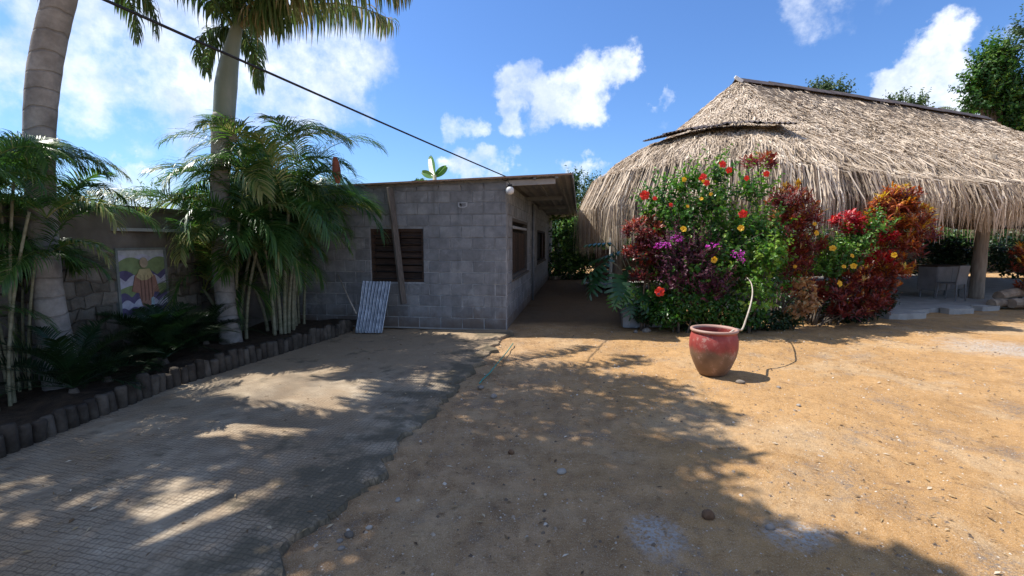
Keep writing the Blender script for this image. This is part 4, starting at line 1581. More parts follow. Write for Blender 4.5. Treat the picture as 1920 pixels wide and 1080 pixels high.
def smooth_path(pts, n=40):
    pts = [Vector(p) for p in pts]
    out = []
    for i in range(len(pts) - 1):
        p0, p1, p2, p3 = pts[max(i - 1, 0)], pts[i], pts[i + 1], pts[min(i + 2, len(pts) - 1)]
        for k in range(n // (len(pts) - 1)):
            t = k / (n // (len(pts) - 1))
            out.append(.5 * ((2 * p1) + (p2 - p0) * t + (2 * p0 - 5 * p1 + 4 * p2 - p3) * t * t + (3 * p1 - p0 - 3 * p2 + p3) * t ** 3))
    out.append(pts[-1])
    return out


D1 = 4.7
p1 = smooth_path([PT(128, 775, D1), PT(112, 680, D1), PT(92, 560, D1), PT(78, 400, D1), PT(74, 260, D1), PT(84, 130, D1), PT(112, 0, D1), PT(150, -110, D1)], 56)
n1 = len(p1)
r1 = [float(np.interp(i / (n1 - 1), [0, .12, .3, .5, .7, .85, 1], [.19, .15, .118, .115, .125, .12, .10])) * (1 + .012 * math.sin(i * 2.4)) for i in range(n1)]
top1 = p1[-1]
sh1 = [top1 - Vector((0, 0, .1)), top1 + Vector((.08, 0, .4)), top1 + Vector((.12, 0, .8)), top1 + Vector((.14, 0, 1.1))]
c1_ = top1 + Vector((.13, 0, .95))
c1_ = top1 + Vector((.10, 0, .45))
royal_palm('nearest tall palm with a thick ringed grey trunk at the left edge', p1, r1, sh1, [.13, .15, .10, .06], c1_,
           [(R(-20), 4, 0, .95), (R(25), 1, .3, 1), (R(70), 2, .1, 1), (R(115), 1, -.2, 1), (R(160), 2, 0, 1), (R(-160), 4, 0, .9), (R(-115), 1, .2, 1), (R(-70), 2, .1, 1),
            (R(5), 3, .2, 1), (R(130), 3, 0, 1), (R(-110), 3, -.2, 1), (R(-30), 0, 0, 1), (R(-60), 0, .3, 1.05), (R(45), 5, 0, 1)])
for az_, k_ in ((R(50), .62), (R(80), .62), (R(150), .6)):
    o = bpy.data.objects.new('frond', royal_f[7]); COL.objects.link(o); o.parent = [q for q in COL.objects if q.name.startswith('royal_palm')][0]
    o.location = PT(138, -62, D1); o.rotation_euler = (.1, 0, az_); o.scale = (k_, k_, k_)

D2 = 6.75
p2 = smooth_path([PT(440, 690, D2), PT(428, 600, D2), PT(416, 480, D2), PT(413, 350, D2), PT(416, 270, D2), PT(420, 215, D2)], 40)
n2_ = len(p2)
r2 = [float(np.interp(i / (n2_ - 1), [0, .15, .4, .7, .9, 1], [.19, .145, .125, .122, .145, .135])) for i in range(n2_)]
sh2 = smooth_path([PT(420, 222, D2), PT(424, 160, D2), PT(431, 110, D2), PT(440, 70, D2), PT(449, 20, D2), PT(456, -30, D2)], 30)
m_ = len(sh2)
rs2 = [float(np.interp(i / (m_ - 1), [0, .2, .45, .7, 1], [.135, .14, .105, .072, .045])) for i in range(m_)]
c2_ = PT(443, 58, D2)
royal_palm('second tall palm with a green crownshaft rising out of the areca clumps', p2, r2, sh2, rs2, c2_,
           [(R(-8), 6, .1, .96), (R(-18), 6, -.2, .9), (R(12), 6, .2, .93), (R(40), 6, .3, .9), (R(172), 7, 0, .62), (R(150), 7, .1, .72), (R(100), 7, 0, .8), (R(150), 3, 0, .75), (R(-165), 0, 0, .75), (R(112), 1, -.2, .8), (R(-100), 1, .2, 1), (R(-55), 0, .1, 1),
            (R(110), 3, 0, 1), (R(-25), 3, 0, 1), (R(200), 3, .2, .8), (R(-60), 3, .1, .9), (R(2), 3, .3, 1.0)])
tag(MB().add([tuple(PT(*q)) for q in ((434, 215, 6.55), (440, 232, 6.52), (447, 262, 6.50), (443, 270, 6.50), (430, 264, 6.56), (428, 240, 6.56), (436, 240, 6.48))],
             [(0, 1, 6, 5), (1, 2, 6), (2, 3, 6), (3, 4, 5, 6)]).build('hanging_sheath', M['sheath']), 'dry brown husk hanging off the second tall palm trunk', 'dead leaf')

# cycads and low dark plants in the bed
cyc = [frond(.75, R(e_), R(60), 34, .012, .16, .8, .08, .5, seed=300 + i, tone0=.4, mat=M['cycad'], s0=.1, rr=.006) for i, e_ in enumerate((70, 45, 25))]


def cycad(loc, n, label, sc=1.0):
    root = empty('cycad', label, 'plant', 'dark cycads in the planting bed', loc)
    MB().tube([(0, 0, -.05), (0, 0, .06), (0, 0, .14)], [.05, .055, .03], 10, rough=.2).build('trunk', M['bark'], root)
    for k in range(n):
        s_ = sc * random.uniform(.85, 1.15)
        inst('frond', random.choice(cyc), root, (0, 0, .15), (random.uniform(-.2, .2), 0, k * 2.4 + random.uniform(-.2, .2)), (s_, s_, s_))


gA, gB, gC = G(222, 752, .12), G(372, 690, .12), G(300, 715, .12)
cycad((gA.x - .55, gA.y + .15, .05), 26, 'dark cycad in the bed between the near palm trunk and the mural', 1.0)
cycad((gB.x - .50, gB.y + .15, .05), 26, 'dark cycad in the bed between the mural and the second palm trunk', 1.05)
cycad((gC.x - .55, gC.y + .0, .03), 16, 'small dark cycad directly below the mural', .5)

cycad((-4.35, 5.65, .05), 30, 'widest dark cycad at the foot of the stone panel beside the near trunk', 1.05)
cycad((-4.35, 6.55, .05), 24, 'dark cycad standing closest to the second tall trunk', 1.0)
# ------------------------------------------------------------------ bushes
def leaf_cloud(mb, blobs, n, size, wid, tone=(.45, .2), up=.5, shell=.6, cup=.25, toptone=0.0):
    """blobs: (cx,cy,cz,rx,ry,rz)"""
    B = np.array(blobs, float)
    wgt = (B[:, 3] * B[:, 4] * B[:, 5]) ** .67
    pick = rng.choice(len(B), n, p=wgt / wgt.sum())
    d = rng.normal(size=(n, 3)); d /= np.linalg.norm(d, axis=1)[:, None]
    r = rng.random(n) ** (1 / 3) * (1 - shell) + shell * (.72 + .33 * rng.random(n))
    r *= 1 + .18 * (vnoise(pick * 7.3 + np.arctan2(d[:, 1], d[:, 0]) * 1.5, d[:, 2] * 2.2, 1.7, 71) - .5) * 2
    P = B[pick, :3] + d * r[:, None] * B[pick, 3:6]
    out = d * (1 - up) + np.array([0, 0, up]) + rng.normal(0, .38, (n, 3))
    out /= np.linalg.norm(out, axis=1)[:, None]
    a = rng.normal(size=(n, 3)) + d * .5
    a -= out * (a * out).sum(1)[:, None]
    a /= np.linalg.norm(a, axis=1)[:, None]
    b = np.cross(out, a)
    L_ = size * rng.uniform(.65, 1.25, n)[:, None]
    W_ = wid * rng.uniform(.7, 1.2, n)[:, None]
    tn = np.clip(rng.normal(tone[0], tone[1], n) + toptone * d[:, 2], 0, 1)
    # two halves folded along the midrib, tip drooping
    base = P; tip = P + a * L_ - out * L_ * .18
    mid = P + a * L_ * .5
    l1 = mid + b * W_ * .5 + out * W_ * cup - a * L_ * .08
    r1_ = mid - b * W_ * .5 + out * W_ * cup - a * L_ * .08
    mb.quads(np.stack([base, l1, tip], 1), tn)
    mb.quads(np.stack([base, tip, r1_], 1), np.clip(tn + .04, 0, 1))
    return mb


def shoots(mb, blobs, n, size, wid, k=11, slen=(.25, .6), tone=(.45, .2), toptone=0.0, up=.55, wood=None, spread=.9):
    """leafy twigs growing out of the bush: leaves alternate along each twig"""
    B = np.array(blobs, float)
    wgt = (B[:, 3] * B[:, 4] * B[:, 5]) ** .67
    pick = rng.choice(len(B), n, p=wgt / wgt.sum())
    d = rng.normal(size=(n, 3)); d /= np.linalg.norm(d, axis=1)[:, None]
    P = B[pick, :3] + d * B[pick, 3:6] * (.15 + .75 * rng.random(n))[:, None]
    ax = d * (1 - up) + np.array([0, 0, up]) + rng.normal(0, .22, (n, 3)); ax /= np.linalg.norm(ax, axis=1)[:, None]
    sl = rng.uniform(slen[0], slen[1], n)
    if wood is not None:
        sd = np.cross(ax, rng.normal(size=(n, 3))); sd /= np.linalg.norm(sd, axis=1)[:, None]
        E = P + ax * sl[:, None]
        wood.quads(np.stack([P - sd * .005, P + sd * .005, E + sd * .002, E - sd * .002], 1), .4)
    lev = np.tile((np.arange(k) + .5) / k, n)
    Pk = np.repeat(P, k, 0); A = np.repeat(ax, k, 0); S_ = np.repeat(sl, k)
    Pk = Pk + A * (S_ * lev)[:, None]
    q = rng.normal(size=(n * k, 3)); q -= A * (q * A).sum(1)[:, None]; q /= np.linalg.norm(q, axis=1)[:, None]
    tl = rng.normal(.35, .28, n * k) + lev * .35
    a = q * np.cos(tl)[:, None] * spread + A * np.sin(tl)[:, None] + np.array([0, 0, -.12])
    a /= np.linalg.norm(a, axis=1)[:, None]
    nn_ = A - a * (A * a).sum(1)[:, None]; nn_ /= np.linalg.norm(nn_, axis=1)[:, None] + 1e-9
    b = np.cross(nn_, a)
    grow = (1.05 - .45 * lev) * rng.uniform(.7, 1.2, n * k)
    L_ = (size * grow)[:, None]; W_ = (wid * grow)[:, None]
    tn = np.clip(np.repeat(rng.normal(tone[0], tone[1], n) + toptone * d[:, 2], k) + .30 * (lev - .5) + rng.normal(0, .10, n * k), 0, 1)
    m1 = Pk + a * L_ * .35; m2 = Pk + a * L_ * .72 - nn_ * L_ * .06; tip = Pk + a * L_ - nn_ * L_ * .20
    fold = nn_ * W_ * .16
    mb.quads(np.stack([Pk, m1 + b * W_ * .5 + fold, m2 + b * W_ * .38 + fold, tip], 1), tn)
    mb.quads(np.stack([Pk, tip, m2 - b * W_ * .38 + fold, m1 - b * W_ * .5 + fold], 1), np.clip(tn + .04, 0, 1))
    return mb


def rosettes(mb, blobs, n, size, wid, k=12, tone=(.4, .15), toptone=.3, newleaf=.35):
    """croton shoots: strap leaves spraying from shoot tips"""
    B = np.array(blobs, float)
    wgt = (B[:, 3] * B[:, 4] * B[:, 5]) ** .67
    pick = rng.choice(len(B), n, p=wgt / wgt.sum())
    d = rng.normal(size=(n, 3)); d[:, 2] = np.abs(d[:, 2]) * .9 - .25
    d /= np.linalg.norm(d, axis=1)[:, None]
    r = .55 + .45 * rng.random(n)
    P = B[pick, :3] + d * r[:, None] * B[pick, 3:6]
    ax = d * .5 + np.array([0, 0, .8]); ax /= np.linalg.norm(ax, axis=1)[:, None]
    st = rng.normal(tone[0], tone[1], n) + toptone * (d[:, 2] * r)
    N_ = n * k
    P = np.repeat(P, k, 0); AX_ = np.repeat(ax, k, 0)
    lev = np.tile(np.linspace(0, 1, k), n)                 # 0 old outer, 1 young inner
    P = P + AX_ * (lev * size * .6)[:, None]
    q = rng.normal(size=(N_, 3)); q -= AX_ * (q * AX_).sum(1)[:, None]; q /= np.linalg.norm(q, axis=1)[:, None]
    tilt = .15 + lev * .9 + rng.normal(0, .12, N_)
    a = q * np.cos(tilt)[:, None] + AX_ * np.sin(tilt)[:, None]
    nrm_ = -q * np.sin(tilt)[:, None] + AX_ * np.cos(tilt)[:, None]
    b = np.cross(nrm_, a)
    L_ = (size * rng.uniform(.7, 1.2, N_))[:, None]
    W_ = (wid * rng.uniform(.7, 1.2, N_))[:, None]
    m1 = P + a * L_ * .45
    m2 = P + a * L_ * .8 - nrm_ * L_ * .10
    tip = P + a * L_ - nrm_ * L_ * .28
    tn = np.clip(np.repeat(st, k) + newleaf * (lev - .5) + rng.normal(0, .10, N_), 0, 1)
    mb.quads(np.stack([P, m1 + b * W_ * .5, m1 - b * W_ * .5], 1), tn)
    mb.quads(np.stack([m1 - b * W_ * .5, m1 + b * W_ * .5, m2 + b * W_ * .36, m2 - b * W_ * .36], 1), tn)
    mb.quads(np.stack([m2 - b * W_ * .36, m2 + b * W_ * .36, tip], 1), tn)
    return mb


def blobs_px(lst, depth0):
    """(px,py,rpx,rpy[,ddepth]) -> ellipsoids at their real distance"""
    out = []
    for q in lst:
        px, py, rx, ry = q[:4]
        dd = depth0 + (q[4] if len(q) > 4 else 0)
        c = PT(px, py, dd)
        k = dd / FPX
        out.append((c.x, c.y, c.z, rx * k, (rx + ry) / 2 * k * .8, ry * k))
    return out


def stems(root, base, blobs, n=None, r=.022, mat='bark'):
    for q in blobs[:n]:
        b0 = Vector(base) + Vector((random.uniform(-.12, .12), random.uniform(-.08, .08), -.05))
        t = Vector(q[:3])
        m = b0.lerp(t, .5) + Vector((random.uniform(-.08, .08), random.uniform(-.08, .08), .1))
        MB().tube(smooth_path([b0, m, t], 8), [r * (1 - .07 * i) for i in range(9)], 6, rough=.15).build('stem', M[mat], root, smooth=True)


def bush(name, label, cat, blobs, base, kind, n, mat, size, wid, group=None, **kw):
    root = empty(name, label, cat, group)
    stems(root, base, blobs)
    mb = MB()
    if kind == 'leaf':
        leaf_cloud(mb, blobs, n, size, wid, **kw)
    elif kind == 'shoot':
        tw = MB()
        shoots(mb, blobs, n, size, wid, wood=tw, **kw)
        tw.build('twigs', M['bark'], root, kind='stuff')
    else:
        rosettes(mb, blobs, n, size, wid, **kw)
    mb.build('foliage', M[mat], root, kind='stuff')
    return root


def flower_mesh(mat, rad, kind='hib', seed=0):
    r_ = random.Random(seed)
    mb = MB()
    n = 5 if kind != 'yellow' else 5
    for k in range(n):
        a0 = 2 * math.pi * k / n
        pts = []
        rows_ = []
        for (s, w) in ((.08, .10), (.45, .42), (.8, .52), (1.0, .30)):
            z = (.25 * s if kind == 'hib' else .55 * s) - .25 * s ** 3
            row = []
            for u in (-1, -.35, .35, 1):
                an = a0 + u * w / max(s, .25)
                zz = z + .06 * (1 if abs(u) > .9 else -1) + r_.uniform(-.04, .04)
                row.append((rad * s * math.cos(an), rad * s * math.sin(an), rad * zz))
            rows_.append(row)
        mb.grid(np.array(rows_), tone=.3 + .5 * r_.random())
    if kind == 'hib':
        mb.tube([(0, 0, 0), (0, 0, rad * .5), (rad * .05, 0, rad * .95)], [rad * .05, rad * .04, rad * .07], 5, tone=.9)
    return mb.mesh('flower', mat)


fl_red = [flower_mesh(M['red_fl'], .064, 'hib', i) for i in range(3)]
fl_yel = [flower_mesh(M['yel_fl'], .044, 'yellow', i) for i in range(2)]


def bloom(root, me, px, py, depth, sc=1.0):
    p = PT(px, py, depth)
    d = (Vector((random.uniform(-.5, .3), -1, random.uniform(-.1, .5)))).normalized()
    e = d.to_track_quat('Z', 'Y').to_euler()
    e.rotate_axis('Z', random.uniform(0, 6))
    inst('flower', me, root, p, e, (sc, sc, sc))


# hibiscus: the tall green bush with red flowers
HD = 8.35
hb = blobs_px([(1290, 352, 26, 20), (1248, 372, 26, 26), (1335, 385, 40, 34), (1228, 420, 24, 26), (1280, 420, 44, 38), (1360, 450, 50, 46), (1412, 370, 24, 30), (1425, 440, 34, 46), (1320, 500, 75, 60, -.1),
               (1400, 520, 58, 62, -.15), (1265, 510, 60, 60), (1345, 335, 22, 16), (1240, 570, 45, 40), (1440, 500, 32, 40, -.1), (1395, 330, 12, 10)], HD)
hroot = bush('hibiscus_bush', 'tallest green hibiscus bush with scattered large red flowers behind the red pot', 'bush', hb, (3.55, 8.4, 0), 'shoot', 900, 'hib', .105, .068, tone=(.50, .20), toptone=.25)
for i, (px, py, s_) in enumerate(((1209, 366, 1.25), (1393, 401, 1.1), (1319, 331, .9), (1325, 343, .8), (1355, 308, 1.0), (1367, 319, .8), (1437, 326, .8), (1400, 334, .7), (1237, 547, 1.3), (1314, 335, .6), (1228, 372, .6), (1258, 384, .6))):
    bloom(hroot, fl_red[i % 3], px, py, HD - .62, s_)
for i, (px, py, s_) in enumerate(((1281, 430, 1.2), (1389, 428, 1.2), (1338, 487, 1.3), (1282, 337, 1.0), (1315, 373, .7), (1333, 364, .7), (1318, 340, .6), (1289, 387, .6))):
    bloom(hroot, fl_yel[i % 2], px, py, HD - .66, s_)

# maroon croton at the left
bl = blobs_px([(1203, 440, 32, 32), (1205, 485, 34, 34), (1225, 465, 28, 30), (1215, 520, 30, 28)], 8.25)
bush('croton', 'dark maroon croton at the alley corner, left of the hibiscus', 'shrub', bl, (2.35, 8.35, 0), 'ros', 210, 'crmar', .12, .026, k=13, group='crotons along the palapa', tone=(.42, .13), toptone=.2)
# bougainvillea
bl = blobs_px([(1265, 470, 44, 30), (1300, 480, 34, 26), (1275, 520, 48, 40), (1330, 545, 40, 40)], 7.95)
broot = bush('bougainvillea', 'purple leaved bougainvillea with magenta bracts in the middle of the flower bed', 'shrub', bl, (2.95, 8.1, 0), 'shoot', 330, 'pur_lf', .065, .042, tone=(.5, .25), slen=(.2, .45))
mb = MB()
leaf_cloud(mb, blobs_px([(1243, 459, 15, 7, -.25), (1268, 447, 12, 7, -.2), (1330, 460, 8, 5, -.3), (1346, 461, 7, 5, -.3), (1383, 477, 13, 8, -.35), (1390, 488, 6, 4, -.35)], 7.9), 150, .042, .036, tone=(.6, .3))
mb.build('blossom', M['mag_fl'], broot, kind='stuff')
# low dark green shrub in front, shaded side
bl = blobs_px([(1290, 565, 55, 35), (1350, 580, 60, 34), (1400, 590, 40, 28), (1250, 590, 40, 24)], 8.0)
bush('green_shrub', 'low dark green shrub just behind the rim of the red pot', 'shrub', bl, (3.5, 8.2, 0), 'leaf', 2800, 'hib', .07, .05, tone=(.2, .15))
bl = blobs_px([(1445, 475, 26, 24), (1420, 560, 22, 34), (1448, 500, 22, 18)], 7.7)
bush('green_shrub', 'bright lime green sprig on the right of the hibiscus below the maroon croton', 'shrub', bl, (4.0, 8.0, 0), 'shoot', 60, 'hib', .10, .064, tone=(.78, .12), slen=(.15, .35))
# tall maroon croton
bl = blobs_px([(1425, 315, 30, 20, .4), (1480, 385, 34, 36), (1500, 420, 36, 40), (1470, 440, 34, 40), (1510, 470, 30, 36), (1480, 500, 38, 42), (1500, 550, 30, 34)], 8.6)
bush('croton', 'tallest maroon croton with coppery tips, between the hibiscus and the thatch', 'shrub', bl, (4.95, 8.7, 0), 'ros', 430, 'crmar', .135, .026, k=13, group='crotons along the palapa', tone=(.50, .14), toptone=.30)
bl = blobs_px([(1505, 540, 22, 20, -.25), (1515, 565, 20, 18, -.25), (1495, 582, 18, 14, -.25)], 8.4)
bush('copper_shrub', 'small copper leaved plant low in front of the tallest maroon croton', 'shrub', bl, (5.0, 8.4, 0), 'leaf', 200, 'copper', .12, .08, tone=(.6, .25))
# green with yellow flowers
bl = blobs_px([(1560, 470, 26, 32), (1590, 490, 32, 34), (1555, 510, 28, 32), (1610, 455, 26, 26), (1640, 435, 24, 24)], 8.7)
groot = bush('allamanda', 'green leaved shrub with yellow trumpet flowers between two crotons', 'shrub', bl, (5.8, 8.9, 0), 'shoot', 250, 'hib', .085, .05, tone=(.55, .2), slen=(.2, .45))
for i, (px, py, s_) in enumerate(((1530, 437, 1.1), (1561, 466, 1.3), (1600, 499, 1.2), (1582, 500, .8), (1573, 532, 1.3), (1527, 420, .8), (1676, 478, 1.1), (1597, 480, .9), (1490, 500, .8))):
    bloom(groot, fl_yel[i % 2], px, py, 8.25, s_)
# red croton
bl = blobs_px([(1590, 420, 26, 18), (1600, 440, 26, 18), (1640, 495, 30, 26), (1645, 450, 24, 24)], 8.75)
bush('croton', 'bright crimson croton just left of the orange croton', 'shrub', bl, (6.15, 8.95, 0), 'ros', 150, 'crred', .12, .030, k=12, group='crotons along the palapa', tone=(.45, .16), toptone=.3)
bl = blobs_px([(1615, 535, 38, 26), (1570, 560, 44, 28), (1635, 575, 28, 26), (1600, 590, 44, 18)], 8.6)
bush('croton', 'low dark crimson croton spreading beneath the yellow flowers', 'shrub', bl, (5.9, 8.8, 0), 'ros', 230, 'crmar', .12, .028, k=12, group='crotons along the palapa', tone=(.45, .16), toptone=.1)
# orange croton
bl = blobs_px([(1690, 375, 26, 24), (1670, 400, 34, 28), (1700, 420, 44, 34), (1655, 430, 30, 32), (1715, 450, 38, 34), (1680, 470, 42, 36), (1670, 515, 38, 32), (1640, 540, 34, 34), (1690, 395, 34, 24)], 9.0)
bush('croton', 'large orange and yellow croton standing nearest the open end of the palapa', 'shrub', bl, (6.9, 9.2, 0), 'ros', 470, 'crora', .145, .029, k=13, group='crotons along the palapa', tone=(.42, .17), toptone=.45)
# dark undergrowth behind / under the bushes
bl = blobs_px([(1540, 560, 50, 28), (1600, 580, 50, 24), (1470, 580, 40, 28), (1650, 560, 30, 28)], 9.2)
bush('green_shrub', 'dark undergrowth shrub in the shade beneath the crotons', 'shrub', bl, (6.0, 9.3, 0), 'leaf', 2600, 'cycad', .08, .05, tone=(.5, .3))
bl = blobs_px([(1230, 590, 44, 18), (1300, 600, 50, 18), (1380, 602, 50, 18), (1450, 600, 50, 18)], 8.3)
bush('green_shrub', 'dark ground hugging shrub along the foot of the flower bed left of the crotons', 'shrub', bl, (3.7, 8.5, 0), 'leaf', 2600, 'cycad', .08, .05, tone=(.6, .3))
# croton cut by the right edge of the frame
bl = blobs_px([(1925, 480, 22, 18), (1928, 515, 22, 30), (1930, 550, 18, 20)], 11.0)
bush('croton', 'red croton at the far right edge beside the log pile', 'shrub', bl, (12.1, 11.1, 0), 'ros', 70, 'crora', .15, .03, k=12, group='crotons along the palapa', tone=(.4, .2), toptone=.4)


# monstera at the alley corner
def monstera_leaf(sz, tone=.5, slots=6, seed=0):
    r_ = random.Random(seed)
    mb = MB()
    # midrib along +X; each side built from separate lobes with slots between
    def outline(t):
        return sz * .52 * (math.sin(math.pi * min(1, t * .92 + .08)) ** .6)
    mb.quads([[(0, -.01, 0), (0, .01, 0), (sz * .98, .004, -.02), (sz * .98, -.004, -.02)]], [tone])
    for side in (-1, 1):
        for k in range(slots):
            t0, t1 = k / slots, (k + .84) / slots
            tm = (t0 + t1) / 2
            sweep = sz * (.05 + .22 * tm)
            w = outline(tm + .06)
            v = []
            for s, kk in ((0, 1.0), (.45, 1.0), (.85, .82), (1.0, .35)):
                h = t1 - t0
                cx = sz * (tm) + sweep * s - (sz * .10 if k == 0 else 0) * s
                v.append([(cx - sz * h / 2 * kk * (1.25 if s < .1 else 1), side * w * s, .10 * sz * s - .22 * sz * s * s), (cx + sz * h / 2 * kk * (1.25 if s < .1 else 1), side * w * s, .10 * sz * s - .22 * sz * s * s)])
            mb.strips(np.array([v]), [max(0, min(1, tone + r_.uniform(-.1, .1)))])
    return mb.mesh('leaf', M['monst'])


mroot = empty('monstera', 'large split leaf monstera hanging over the low plinth beside the alley', 'plant')
mls = [monstera_leaf(.56, .35, 7, 1), monstera_leaf(.48, .55, 6, 2), monstera_leaf(.38, .95, 6, 3)]
mb_base = Vector((2.42, 8.75, .35))
for (px, py, dd, li, rz, ry, s_) in ((1140, 487, 8.5, 0, 200, 35, 1.0), (1165, 470, 8.7, 0, 150, 20, 1.0), (1180, 500, 8.5, 1, 180, 55, 1.1), (1125, 505, 8.4, 0, 215, 60, .9), (1160, 515, 8.3, 1, 260, 55, 1.05), (1190, 475, 8.6, 0, 330, 20, 1.0),
                                     (1175, 530, 8.2, 2, 250, 75, 1.0), (1155, 545, 8.2, 2, 240, 80, .85), (1200, 530, 8.3, 1, 300, 60, 1.0), (1180, 555, 8.3, 1, 280, 70, .8), (1215, 505, 8.3, 1, 10, 30, 1.0), (1145, 455, 8.9, 1, 170, 5, .9), (1210, 560, 8.3, 1, 290, 50, .8)):
    p = PT(px, py, dd)
    inst('leaf', mls[li], mroot, p, (random.uniform(-.4, .4), R(ry), R(rz)), (s_, s_, s_))
    MB().tube(smooth_path([mb_base, mb_base.lerp(p, .6) + Vector((0, 0, .15)), p], 8), .009, 5).build('stem', M['cane'], mroot, smooth=True)

# ------------------------------------------------------------------ red pot
pg = G(1340, 707)
pr_y = pg.y + .14
pot = empty('clay_pot', 'big weathered red clay pot standing on the sand', 'pot', None, (pg.x + .03, pr_y, 0), .4)
pot.scale = (.95, .95, 1.07)
prof = [(.0, .0), (.15, .0), (.175, .02), (.225, .11), (.268, .21), (.288, .31), (.286, .40), (.268, .46), (.258, .475), (.276, .487), (.284, .502), (.280, .516), (.262, .520), (.246, .512), (.240, .49), (.262, .42), (.262, .33), (.24, .28)]
v, f = lathe(prof, 44)
MB().add(v, f).build('body', M['pot'], pot, smooth=True)
v, f = lathe([(.246, .33), (.18, .345), (.1, .335), (.0, .34)], 26)
MB().add(v, f).build('earth', M['soil'], pot, smooth=True)
# pale branch growing out over the rim and up into the hibiscus
rimz = .52
bp = [pot.location + Vector((-.02, .02, .38)), pot.location + Vector((.02, -.04, .46)), pot.location + Vector((.09, -.05, .50)), pot.location + Vector((.17, -.02, .50)), pot.location + Vector((.27, .02, .54)),
      PT(1391, 618, 5.85), PT(1399, 598, 5.95), PT(1407, 572, 6.1), PT(1411, 548, 6.5), PT(1408, 530, 7.2), PT(1400, 520, 7.7)]
tag(MB().tube(smooth_path(bp, 60), [float(np.interp(i, [0, 25, 40, 61], [.012, .012, .010, .007])) for i in range(61)], 8, rough=.14).build('bent_branch', M['branch'], smooth=True),
    'pale bent branch climbing from the red pot rim up into the hibiscus', 'branch')

# ------------------------------------------------------------------ palapa
PA = R(15)
pu = Vector((math.cos(PA), math.sin(PA), 0))
pv = Vector((-math.sin(PA), math.cos(PA), 0))
RE0 = Vector((6.55, 14.0, 0))
RLEN = 9.9
RIDGE_Z = 6.15
EAVE_Z = 3.12
HALF = 4.0
AEL, AER = 3.80, 4.6       # left and right end reaches
pal = empty('palapa', 'long open palapa with a shaggy grey thatched roof on posts', 'palapa')
per_front = RLEN
nper = 600


def perim(s):
    """s in [0,1): front from left to right, right end, back, left end -> (skeleton t along ridge, outward vec)"""
    arcL = math.pi * (AEL + HALF) / 2
    arcR = math.pi * (AER + HALF) / 2
    tot = 2 * RLEN + arcL + arcR
    d = (s % 1.0) * tot
    if d < RLEN:
        return d, -pv * HALF
    d -= RLEN
    if d < arcR:
        a = d / arcR * math.pi - math.pi / 2
        return RLEN, pu * (math.cos(a) * AER) + pv * (math.sin(a) * HALF)
    d -= arcR
    if d < RLEN:
        return RLEN - d, pv * HALF
    d -= RLEN
    a = d / arcL * math.pi + math.pi / 2
    return 0.0, pu * (math.cos(a) * AEL) + pv * (math.sin(a) * HALF)


RPX = [0, .18, .56, .66, .80, .92, 1.0]
RPF = [RIDGE_Z - (RIDGE_Z - EAVE_Z) * (q ** .94) - (.15 if q > .99 else 0) for q in RPX]
RPL = [RIDGE_Z, 5.62, 4.42, 4.28, 4.02, 3.72, 3.38]


def left_w(s):
    # 1 round the left end, fading out along the front
    s = np.asarray(s, float) % 1.0
    arcL = math.pi * (AEL + HALF) / 2
    tot = 2 * RLEN + arcL + math.pi * (AER + HALF) / 2
    d = (s * tot - (tot - arcL)) / arcL
    return np.where(s < .5, 0, np.clip(np.sin(np.clip(d, 0, 1) * math.pi) * 1.35, 0, 1))


def zprof(s, r):
    w = left_w(s)
    return np.interp(r, RPX, RPF) * (1 - w) + np.interp(r, RPX, RPL) * w


def roof_profile(r, s=0.0):
    return float(zprof(s, r))


def roof_pt(s, r):
    t, o_ = perim(s)
    z = roof_profile(r, s)
    p = RE0 + pu * t + o_ * r
    return Vector((p.x, p.y, z))


PS = [perim(i / nper) for i in range(nper + 1)]
baseP = np.array([list(RE0 + pu * t) for t, _ in PS])
outP = np.array([list(o_) for _, o_ in PS])


def roof_arr(s, r, lift=0.0):
    """vectorised roof point"""
    f_ = (s % 1.0) * nper
    b = np.stack([np.interp(f_, np.arange(nper + 1), baseP[:, k]) for k in range(3)], 1)
    o_ = np.stack([np.interp(f_, np.arange(nper + 1), outP[:, k]) for k in range(3)], 1)
    z = zprof(s, r)
    wav = .07 * (vnoise(s * 60, r * 6, 1, 81) - .5) + .05 * (vnoise(s * 200, r * 18, 1, 82) - .5)
    p = b + o_ * r[:, None]
    z = z - .40 * (np.clip((b[:, 0] - RE0.x) / (RLEN * pu.x), 0, 1) ** 1.3) * (1 - .6 * r)
    p[:, 2] = z + wav * (r > .02) + lift
    return p, o_


rr = np.linspace(0, 1, 22)
ss = np.linspace(0, 1, 301)
gp = np.zeros((301, 22, 3))
for j, r in enumerate(rr):
    p, _ = roof_arr(ss % 1.0, np.full(301, r), -.03)
    p[-1] = p[0]
    gp[:, j] = p
mb = MB().grid(gp)
# curtain under the fringe
cur = np.zeros((301, 5, 3))
for j, (r, dz) in enumerate(((.97, -.03), (.955, -.35), (.945, -.6), (.935, -.75), (.92, -.85))):
    p, _ = roof_arr(ss % 1.0, np.full(301, r), 0)
    z0_ = zprof(ss % 1.0, np.ones(301)) + dz * (1 + .75 * left_w(ss)) + (.22 * (vnoise(ss * 90, 0 * ss, 1, 83) - .5) if j > 2 else 0)
    p[:, 2] = z0_
    p[-1] = p[0]
    cur[:, j] = p
mb.grid(cur)
und = gp[:, ::-1].copy(); und[:, :, 2] -= .12
mb.grid(und)
mb.build('roof_cover', M['thatch_base'], pal, smooth=False)

# thatch blades over the roof
nb = 120000
s = rng.random(nb)
